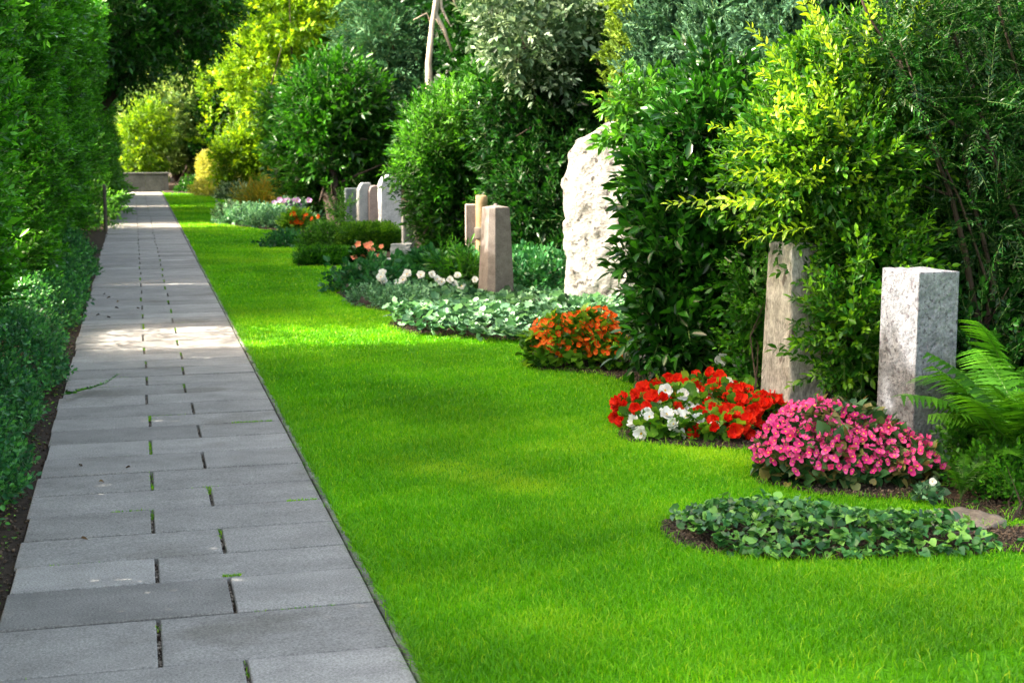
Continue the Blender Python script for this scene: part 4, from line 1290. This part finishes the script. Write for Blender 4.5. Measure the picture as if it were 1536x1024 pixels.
r = np.random.default_rng(885)
for i, (px, py, lab) in enumerate(((578, 440, 'leftmost white flowering plant at the edge of the middle bed'), (608, 440, 'small white flowering plant in the middle bed, second from its left tip'),
                                   (650, 444, 'white and yellow flowering plant in front of the dark perennials'), (688, 446, 'tall white flowering plant beside the brown obelisk'))):
    b = G(px, py + 14)
    root = mound('white_bedding_plant', lab, 'flower plant', [(b[0], b[1], .08, .15, .14, .12)], 45, T_SCAL, .075, 'silver_leaf', 886 + i, 'white plants of the middle bed', arnd=1)
    for j in range((5, 3, 4, 5)[i]):
        p = np.array((b[0] + r.normal(0, .06), b[1] - .05 + r.normal(0, .05), r.uniform(.20, .32)))
        put_flower('whitefar', j, p, nrm((r.normal(-.3, .3), -.8, .6)), root, r, r.uniform(.9, 1.4))
# pot plant with orange flowers
b = G(545, 424)
root = mound('orange_flower_plant', 'upright plant with orange flowers in front of the low clipped hedge', 'flower plant', [(b[0], b[1], .14, .13, .13, .15), (b[0], b[1], .30, .12, .12, .10)], 70, T_BERG, .55, 'dark_leaf', 893)
for j in range(16):
    put_flower('salmon', j, np.array((b[0] + r.normal(.01, .085), b[1] - .06 + r.normal(0, .06), r.uniform(.30, .46))), nrm((r.normal(-.2, .3), -.8, .5)), root, r, r.uniform(.8, 1.2))
b = G(553, 422)
V, T = grid_box(8, 8, 6); P = V * np.array((.22, .18, .09)); P *= (1 - .3 * (V[:, 2:3] ** 2)); P += .01 * fbm((1, 2, 3), 3)
stone_from(P, T, 'palestone', 'small_stone', 'small pale stone at the foot of the orange flower plant', 'stone', (b[0], b[1] - .1, -.01), .4)


def box_hedge(label, x0, x1, y0, y1, h, n, seed, mat='box_leaf', name='box_hedge', size=1.0, rot=0):
    r = np.random.default_rng(seed); g = Geo()
    A = [(x1 - x0) * h, (x1 - x0) * h, (y1 - y0) * h, (y1 - y0) * h, (x1 - x0) * (y1 - y0)]
    k = r.choice(5, n, p=np.array(A) / sum(A))
    u, v = r.random(n), r.random(n)
    P = np.c_[x0 + (x1 - x0) * u, y0 + (y1 - y0) * v, h * r.random(n)]
    N = np.zeros((n, 3))
    for f, ax, val, s in ((0, 1, y0, -1), (1, 1, y1, 1), (2, 0, x0, -1), (3, 0, x1, 1), (4, 2, h, 1)):
        m = k == f; P[m, ax] = val; N[m, ax] = s
    P -= N * (.05 * r.random(n) ** 1.5 * 2 - .02)[:, None]; P += .02 * wob(P, 6, seed)[:, None] * N
    P[:, 2] = np.maximum(P[:, 2], .02)
    place(g, T_BOX, P, nrm(N + np.array((0, 0, .35)) + r.normal(0, .4, (n, 3))), r.uniform(.9, 1.5, n) * size, r, roll=.8)
    m = n // 4
    Q = np.c_[r.uniform(x0 + .05, x1 - .05, m), r.uniform(y0 + .05, y1 - .05, m), r.uniform(.03, h - .05, m)]
    place(g, T_BOX, Q, r.normal(0, 1, Q.shape), 1.3 * size, r, roll=1)
    root = thing(name, label, 'hedge', ((x0 + x1) / 2, (y0 + y1) / 2, 0))
    obj('foliage', g, [mat, 'green_stem'], root)
    return root


box_hedge('low clipped box hedge at the lawn edge behind the orange flower plant', 2.08, 3.06, 18.6, 18.92, .14, 3000, 901, 'small_leaf', size=.7)
box_hedge('taller dark clipped box hedge in front of the row of headstones', 2.95, 3.72, 20.7, 21.3, .30, 3000, 902, size=.8)
mound('box_ball', 'rounded pale green box bush at the left end of the taller box hedge', 'shrub', [(2.74, 21.3, .15, .20, .22, .22), (2.52, 21.5, .06, .18, .2, .13)], 620, T_BOX, .9, 'lightbush_leaf', 903)
mound('low_perennial', 'low flat blue-green plant on the lawn left of the rounded box bush', 'plant', [(2.22, 22.0, .03, .30, .22, .08)], 170, T_COVER, 1.5, 'bergenia_leaf', 904)
mound('young_shrub', 'thin upright light green sapling left of the slate headstone', 'shrub', [(3.35, 24.5, .35, .14, .14, .32), (3.5, 24.7, .35, .12, .12, .3)], 50, T_PRIVET, 1.0, 'lightbush_leaf', 905, dirs=(.6, .9, .3))
# far bed
mound('low_perennial', 'grey-green leafy carpet at the front of the far flower bed', 'plant', [(2.1, 28.2, .06, .55, .6, .20), (2.5, 27.2, .06, .5, .5, .19), (2.85, 26.6, .05, .4, .4, .15)], 900, T_COVER, 1.6, 'silver_leaf', 906)
mound('pale_perennial', 'pale cream-green plant at the left tip of the far flower bed', 'plant', [(1.78, 28.6, .08, .22, .3, .22)], 200, T_COVER, 1.6, 'pale_leaf', 907)
r = np.random.default_rng(910)
for lab, px, py, kind, cnt, mat, hh in (('far plant with lilac flowers at the foot of the dark round tree', 437, 334, 'lilac', 26, 'silver_leaf', .42), ('far plant with bright orange flowers at the right of the far flower bed', 446, 345, 'orange', 22, 'geranium_leaf', .28),
                                  ('far plant with red and orange flowers beside the orange grasses', 418, 335, 'salmon', 12, 'geranium_leaf', .26)):
    b = G(px, py)
    root = mound(kind + '_flower_plant', lab, 'flower plant', [(b[0], b[1], hh * .5, .26, .25, hh * .5)], 110, T_BERG, .8, mat, 911 + cnt)
    for j in range(cnt):
        put_flower(kind, j, np.array((b[0] + r.normal(0, .15), b[1] - .2, r.uniform(hh * .45, hh * 1.1))), nrm((r.normal(-.3, .3), -.8, .5)), root, r, r.uniform(1.3, 2.0))
mound('ornamental_grass', 'arching olive and orange grass tuft in the far bed', 'plant', [(2.55, 31, .15, .30, .3, .26), (2.95, 31.4, .22, .3, .3, .36), (3.2, 30.5, .2, .2, .25, .32)], 360, T_BAMB, 1.1, 'autumn_leaf', 920, dirs=(.6, .9, .3), inner=.2)
for i, (x, y_, lab) in enumerate(((2.6, 39.5, 'small cream flowering plant on the far lawn edge below the golden hedge'), (2.0, 42.2, 'low pale cream shrub at the foot of the golden hedge'), (1.75, 45.4, 'low green shrub right of the far stone wall'))):
    mound('low_shrub', lab, 'shrub', [(x, y_, .08, .4, .4, .24), (x + .4, y_ - .4, .06, .3, .3, .18)], 240, T_COVER, 2.0, ('pale_leaf', 'hedge_gold', 'mid_leaf')[i], 930 + i)
box_hedge('clipped golden yellow hedge near the far end of the lawn', 2.05, 2.9, 43.7, 45.2, 1.05, 2000, 925, 'hedge_gold', 'golden_hedge', 1.7)
mound('bright_shrub', 'bright green bushy shrub in front of the golden hedge', 'shrub', [(2.95, 40.6, .7, .62, .6, .6), (3.2, 40.8, 1.3, .5, .5, .5), (2.6, 40.4, 1.15, .4, .4, .4), (3.5, 40.3, .7, .45, .5, .6), (2.95, 40.5, 1.65, .25, .3, .3)],
      650, T_LAURELFAR, 1.7, 'yellow_leaf', 926)
mound('golden_conifer', 'first small golden bush behind the far stone wall', 'shrub', [(.05, 48.5, .55, .34, .3, .5)], 300, T_COVER, 2.2, 'yellow_leaf', 927)
mound('golden_conifer', 'second small golden bush behind the far stone wall, right of the first', 'shrub', [(.72, 48.3, .5, .26, .3, .42)], 260, T_COVER, 2.2, 'yellow_leaf', 928)
# low shrub on the left of the path far away
mound('trailing_shrub', 'loose yellowish shrub at the left path edge past the wooden post', 'shrub', [(-.72, 30.2, .5, .26, 1.4, .62), (-.75, 27.6, .25, .25, .8, .3), (-.75, 32, .5, .3, 1, .7)], 520, T_PRIVET, 1.7, 'lightbush_leaf', 929)

# ------------------------------------------------------------------ middle and far trees
root = shrub_at('laurel_shrub', 'tall bright-topped laurel shrub left of the sandstone stele, behind the granite block', 'shrub', 690, 392,
         [(705, 195, 19.2, 65, 50, .9), (660, 240, 19.1, 55, 85, .8), (755, 200, 19.4, 75, 90, .9), (690, 315, 19.0, 58, 80, .7), (740, 330, 19.2, 65, 90, .7),
          (735, 130, 19.4, 30, 25, .5), (790, 160, 19.2, 50, 45, .6)], 2300, T_LAURELFAR, 1.15, 'mid_leaf', 941, dirs=(1, .6, .4), depth=.3, inner=.5, f=2, r0=.05)
obj('sunlit_tone_growth', foliage(px_blobs([(690, 165, 18.6, 48, 28, .6), (640, 205, 18.5, 30, 40, .5), (750, 165, 18.8, 45, 30, .6), (715, 215, 18.3, 40, 30, .3), (610, 250, 18.6, 16, 30, .4)]), 520, T_LAURELFAR, 1.05, 948, depth=.6, inner=0, dirs=(.5, .8, .4)),  # paler leaves put the sunlit top of the shrub into colour
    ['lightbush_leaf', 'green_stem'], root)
shrub_at('evergreen_shrub', 'shade-coloured evergreen mass between the sandstone stele and the white standing stone', 'shrub', 840, 404,
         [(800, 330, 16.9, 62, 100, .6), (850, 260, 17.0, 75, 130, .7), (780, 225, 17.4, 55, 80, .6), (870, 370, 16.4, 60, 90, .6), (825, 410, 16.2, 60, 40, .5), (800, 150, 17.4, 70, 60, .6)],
         2100, T_LAURELFAR, 1.1, 'painted_shade_leaf', 942, depth=.6, inner=.5, f=2, r0=.03)
shrub_at('variegated_tree', 'pale-leaved tree with whitish foliage at the top middle', 'tree', 845, 404,
         [(780, 40, 16.6, 55, 55, .6), (840, 20, 16.8, 50, 50, .6), (745, 0, 16.6, 45, 40, .5), (815, 100, 16.8, 40, 28, .4), (765, 85, 16.5, 25, 25, .3)],
         420, T_LAURELFAR, 1.25, 'pale_leaf', 943, depth=.5, inner=.3, f=2, k=2, r0=.05, part='crown', stemname='trunk')
shrub_at('broadleaf_tree', 'tree with shade put into its leaf colour behind the white standing stone', 'tree', 885, 404,
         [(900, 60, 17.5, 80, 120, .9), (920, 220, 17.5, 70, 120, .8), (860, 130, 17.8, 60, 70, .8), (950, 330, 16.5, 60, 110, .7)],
         1200, T_LAURELFAR, 1.3, 'painted_shade_leaf', 944, depth=.6, inner=.5, f=2, k=2, r0=.07, part='crown', stemname='trunk')
for i, (px, w_, mat, lab) in enumerate(((1008, 52, 'blue_cypress', 'blue-grey cypress at the left of the cypress group, above the laurel'), (1092, 50, 'blue_cypress', 'blue-grey cypress in the middle of the cypress group'),
                                        (1178, 56, 'blue_cypress', 'blue-grey cypress at the right of the cypress group, above the yellow-green shrub'), (952, 20, 'gold_cypress', 'narrow yellow-green conifer at the left of the blue cypresses'))):
    Yc = (12.7, 11.6, 10.7, 13.5)[i]
    B = px_blobs([(px, 120 - 70 * j, Yc, w_ * (1 - .06 * j), 60, .5) for j in range(5)] + [(px, 260, Yc, w_, 120, .5)])
    plant('cypress', lab, 'conifer', (*W(px, 300, Yc)[:2], 0), B, 2100 if i < 3 else 800, T_CYP, 1.3, mat, 950 + i, group='cypresses behind the laurel', dirs=(.55, 1.0, .3), depth=.3, inner=.35, f=7, rough=.22,
          part='crown', stemname='trunk', r0=.06, k=3)
shrub_at('round_tree', 'dark round-crowned tree behind the far flower bed and headstones', 'tree', 500, 335,
         [(500, 165, 29.5, 58, 62, 1.2), (470, 215, 29.3, 40, 60, 1.1), (545, 220, 29.6, 36, 75, 1.1), (500, 280, 29.2, 60, 45, 1.0)],
         1800, T_LAURELFAR, 1.7, 'mid_leaf', 961, depth=.35, inner=.5, f=1.5, r0=.12, part='crown', stemname='trunk')
shrub_at('golden_tree', 'tall sunlit yellow-green tree at the top left of the lawn', 'tree', 430, 305,
         [(440, 50, 44, 80, 70, 2), (395, 110, 43.5, 55, 60, 1.6), (480, 110, 44, 60, 70, 1.6), (400, 20, 44, 55, 50, 1.5), (490, 10, 44.5, 70, 60, 1.8), (430, 160, 43, 50, 50, 1.5)],
         2300, T_BROAD, 1.25, 'yellow_leaf', 962, depth=.5, inner=.3, f=1, k=2, r0=.09, part='crown', stemname='trunk')
shrub_at('weeping_shrub', 'loose yellow-green shrub hanging beside the dark round tree', 'shrub', 437, 318,
         [(432, 200, 35, 22, 50, .6), (445, 265, 34.5, 32, 45, .6), (418, 180, 35.2, 18, 40, .5), (425, 290, 34.5, 30, 25, .5)], 650, T_LAURELFAR, 1.7, 'lightbush_leaf', 963, depth=.7, inner=.2, f=2)
shrub_at('dark_conifer', 'dusky blue-green conifer behind the dead pale trunk', 'conifer', 610, 300,
         [(600, 60, 39, 70, 90, 1.5), (570, 120, 38.5, 50, 70, 1.3), (650, 110, 39, 60, 90, 1.3), (620, 0, 39.5, 80, 80, 1.5), (690, 40, 39.5, 50, 60, 1.2), (630, 190, 38.5, 60, 70, 1.2)],
         1900, T_SPRAY, 1.5, 'dusk_cypress', 964, depth=.6, inner=.4, f=1, r0=.18, part='crown', stemname='trunk', dirs=(1, -.1, .4))
root = thing('dead_tree', 'bare pale dead tree trunk with broken branches at the top middle', 'tree', (*W(644, 200, 32)[:2], 0))
for nm, pts, rr in (('trunk', [(646, 330), (645, 240), (644, 130), (643, 95), (648, 40), (655, -10), (656, -80)], (.13, .02)),
                    ('limb', [(655, -5), (653, 22), (666, 45), (678, 78)], (.075, .03)), ('limb', [(660, -20), (662, 12), (672, 32), (676, 40)], (.05, .01)), ('limb', [(648, 40), (640, 20), (620, 30)], (.02, .008)),
                    ('limb', [(676, -10), (683, 8), (690, 20)], (.02, .008))):
    q = np.array([W(x, y, 32 - .02 * i) for i, (x, y) in enumerate(pts)])
    v, t = tube(q, np.linspace(rr[0], rr[1], len(q)), 7); obj(nm, Geo().add(v, t), 'dead_wood', root)
# olive background trees at the end of the path
shrub_at('olive_tree', 'pale olive-green tree straight behind the far stone wall', 'tree', 270, 272,
         [(250, 170, 51, 60, 50, 2), (310, 150, 51.5, 70, 60, 2), (225, 220, 50.5, 40, 40, 1.4), (300, 215, 51, 45, 40, 1.6), (270, 120, 52, 60, 40, 2)],
         1500, T_BROAD, 1.35, 'olive_leaf', 965, depth=.6, inner=.3, f=1, r0=.2, part='crown', stemname='trunk')
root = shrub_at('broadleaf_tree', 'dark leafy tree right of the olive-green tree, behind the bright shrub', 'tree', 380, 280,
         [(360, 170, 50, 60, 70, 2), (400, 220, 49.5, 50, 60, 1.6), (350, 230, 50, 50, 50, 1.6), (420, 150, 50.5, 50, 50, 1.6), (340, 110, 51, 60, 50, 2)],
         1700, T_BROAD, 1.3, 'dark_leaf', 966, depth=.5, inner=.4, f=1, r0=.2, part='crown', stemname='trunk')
obj('sunlit_growth', foliage(px_blobs([(340, 120, 48.5, 45, 40, 1), (390, 180, 48, 35, 40, 1), (330, 200, 48.5, 30, 30, .8)]), 260, T_BROAD, 1.2, 972, depth=.7, inner=0, dirs=(.5, .7, .4)), ['yellow_leaf', 'bark'], root)  # yellow leaf colour paints sunlit spots on the dark crown
shrub_at('yellow_bush', 'loose sunlit yellow-green bush left of the far stone wall, under the hanging branches', 'shrub', 200, 285,
         [(205, 215, 47.8, 20, 36, .7), (225, 190, 48.2, 22, 30, .7), (190, 245, 47.6, 16, 30, .6)], 420, T_LAURELFAR, 1.9, 'yellow_leaf', 973, depth=.6, inner=.2, f=1.5)  # added backdrop bush, far sunlit glow put into its yellow leaf colour
# overhanging tree from the left
shrub_at('broadleaf_tree', 'dark tree on the left whose branches overhang the path', 'tree', 40, 325,
         [(250, 30, 34, 85, 60, 1.8), (180, 60, 33, 60, 70, 1.6), (300, 20, 34, 50, 50, 1.5), (140, 20, 33, 80, 90, 1.8), (250, -60, 34, 120, 70, 2), (60, -40, 33, 100, 90, 2)],
         2600, T_LAURELFAR, 1.7, 'mid_leaf', 967, depth=.4, inner=.5, f=1.2, r0=.2, part='crown', stemname='trunk')


def big_tree(seed, mat, label, loc, Hh=8.5, R=2.6, n=2300, tpl=None):
    r = np.random.default_rng(seed)
    B = []
    for i in range(15):
        t = (i + .5) / 15; z = Hh * (.20 + .72 * t); rr = R * math.sin(pi * min(.95, .30 + .62 * t)) * .75; a = i * 2.4
        B.append((rr * math.cos(a) * .7, rr * math.sin(a) * .7, z, R * r.uniform(.4, .6), R * r.uniform(.4, .6), R * r.uniform(.35, .55)))
    B = np.array(B); B[:, :2] += np.array(loc[:2])
    root = thing('background_tree', label, 'tree', (loc[0], loc[1], 0), 'background trees')
    obj('crown', foliage(B, n, tpl or T_BROAD, 1.35, seed, depth=.5, inner=.5, f=1, zmin=.4), [mat, 'bark'], root)
    g = limbs((loc[0], loc[1], 0), B[::2], seed, .12, 8)
    v, t = tube(np.array([(loc[0], loc[1], -.1), (loc[0] + .05, loc[1], Hh * .4), (loc[0], loc[1] + .1, Hh * .9)]), [.24, .17, .03], 8); g.add(v, t)
    obj('trunk', g, 'bark', root)
    return root


BT = [big_tree(1001, 'dark_leaf', 'dark evergreen tree far behind the olive-green tree', (-.5, 60)),
      big_tree(1002, 'mid_leaf', 'mid green tree far behind the golden hedge', (5.0, 58)),
      big_tree(1003, 'dark_leaf', 'dark spreading tree deep behind the dead pale trunk', (8.5, 52), 9.5, 3.0, tpl=T_SPRAY)]
more = [(0, (2.3, 63), .4, 1.1, 'dark evergreen tree far behind the overhanging branches, right of the path axis'), (1, (-3.5, 57), 1.2, 1.0, 'mid green tree far behind the left end of the stone wall'),
        (2, (8.6, 46), 2.0, 1.0, 'dark tree behind the dusky conifer'), (1, (10.5, 41), 2.9, .95, 'mid green tree behind the dark round tree'), (0, (9.6, 31.5), .9, .9, 'dark tree behind the tall laurel shrub'),
        (2, (9.3, 24.5), 4.1, .85, 'dark tree behind the pale-leaved tree'), (0, (8.0, 19.5), 5.0, .9, 'dark tree behind the white standing stone and laurel'), (1, (8.0, 14.8), .3, .8, 'mid green tree behind the blue cypresses'),
        (0, (7.2, 11.0), 1.9, .75, 'dark tree behind the yellow-green shrub'), (2, (7.6, 8.2), 3.3, .7, 'dark tree behind the feathery yew'), (1, (11, 62), 1.0, 1.2, 'mid green tree far behind the dusky conifer'),
        (0, (-14, 62), 2.2, 1.0, 'dark tree behind the left hedge far away'), (1, (-13, 50), 2.6, .8, 'mid green tree behind the far left hedge'), (0, (9.5, 34), 2.6, 1.0, 'dark tree deep behind the row of headstones'),
        (1, (10.5, 27), 1.6, 1.0, 'mid green tree deep behind the shade-coloured evergreen mass')]
for k, (x, y_), rz, sc, lab in more:
    copy_tree(BT[k], (x, y_, 0), rz, sc, lab)

# dry leaves on the path
r = np.random.default_rng(1100)
for i, (px, py) in enumerate([(158, 441), (166, 446), (178, 452), (172, 462), (150, 472), (160, 476), (205, 462), (118, 697), (196, 700), (148, 722), (121, 807)]):
    p = G(px, py, .012)
    g = place(Geo(), [single(leaf8(.5, .5, .4))], p[None], nrm(np.array([(r.normal(), r.normal(), .1)])), np.array([.045 if py < 600 else .03]), r, arnd=1)
    o = obj('fallen_leaf', g, 'dry_leaf', origin=p); o.location = p
    tag(o, 'small curled dry brown leaf lying on the grey path slabs', 'leaf', 'dry leaves on the path')

# ------------------------------------------------------------------ light, sky, camera
EL, AZ = 40.0, 277.0            # compass azimuth of the sun (from +Y clockwise)
w = bpy.data.worlds.new('World'); SC.world = w; w.use_nodes = True
n, l = w.node_tree.nodes, w.node_tree.links
sky = n.new('ShaderNodeTexSky'); sky.sky_type = 'NISHITA'; sky.sun_disc = False
sky.sun_elevation = R_(EL); sky.sun_rotation = R_(AZ); sky.air_density = .8; sky.dust_density = 4; sky.ozone_density = .3
bg = n['Background']; bg.inputs[1].default_value = .15
tint = n.new('ShaderNodeMixRGB'); tint.blend_type = 'MULTIPLY'; tint.inputs[0].default_value = 1; tint.inputs[2].default_value = (1.15, 1.0, .76, 1)   # warm tint balancing the blue cast of the skylight
l.new(sky.outputs[0], tint.inputs[1]); l.new(tint.outputs[0], bg.inputs[0])
sd = bpy.data.lights.new('sun', 'SUN'); sd.energy = 2.5; sd.angle = R_(.5); sd.color = (1, .93, .80)
so = bpy.data.objects.new('sun', sd); COL.objects.link(so)
d = Vector((math.sin(R_(AZ)) * math.cos(R_(EL)), math.cos(R_(AZ)) * math.cos(R_(EL)), math.sin(R_(EL))))
so.rotation_euler = d.to_track_quat('Z', 'Y').to_euler(); so.location = d * 40

cd = bpy.data.cameras.new('camera'); cam = bpy.data.objects.new('camera', cd); COL.objects.link(cam)
cd.sensor_width = 36; cd.lens = F / 1536 * 36; cd.clip_end = 1500; cd.clip_start = .05
cam.location = CAM
from mathutils import Matrix
cam.rotation_euler = Matrix(np.stack([RT, UP, -FW], 1).tolist()).to_euler()
cd.dof.use_dof = True; cd.dof.focus_distance = 7.2; cd.dof.aperture_fstop = 5.6
SC.camera = cam

SC.view_settings.view_transform = 'Standard'; SC.view_settings.look = 'None'
SC.view_settings.exposure = 3.0; SC.view_settings.gamma = 1
SC.render.engine = 'CYCLES'
SC.cycles.max_bounces = 8; SC.cycles.diffuse_bounces = 3; SC.cycles.glossy_bounces = 2; SC.cycles.transmission_bounces = 4
SC.cycles.sample_clamp_indirect = 6
SC.cycles.use_denoising = True
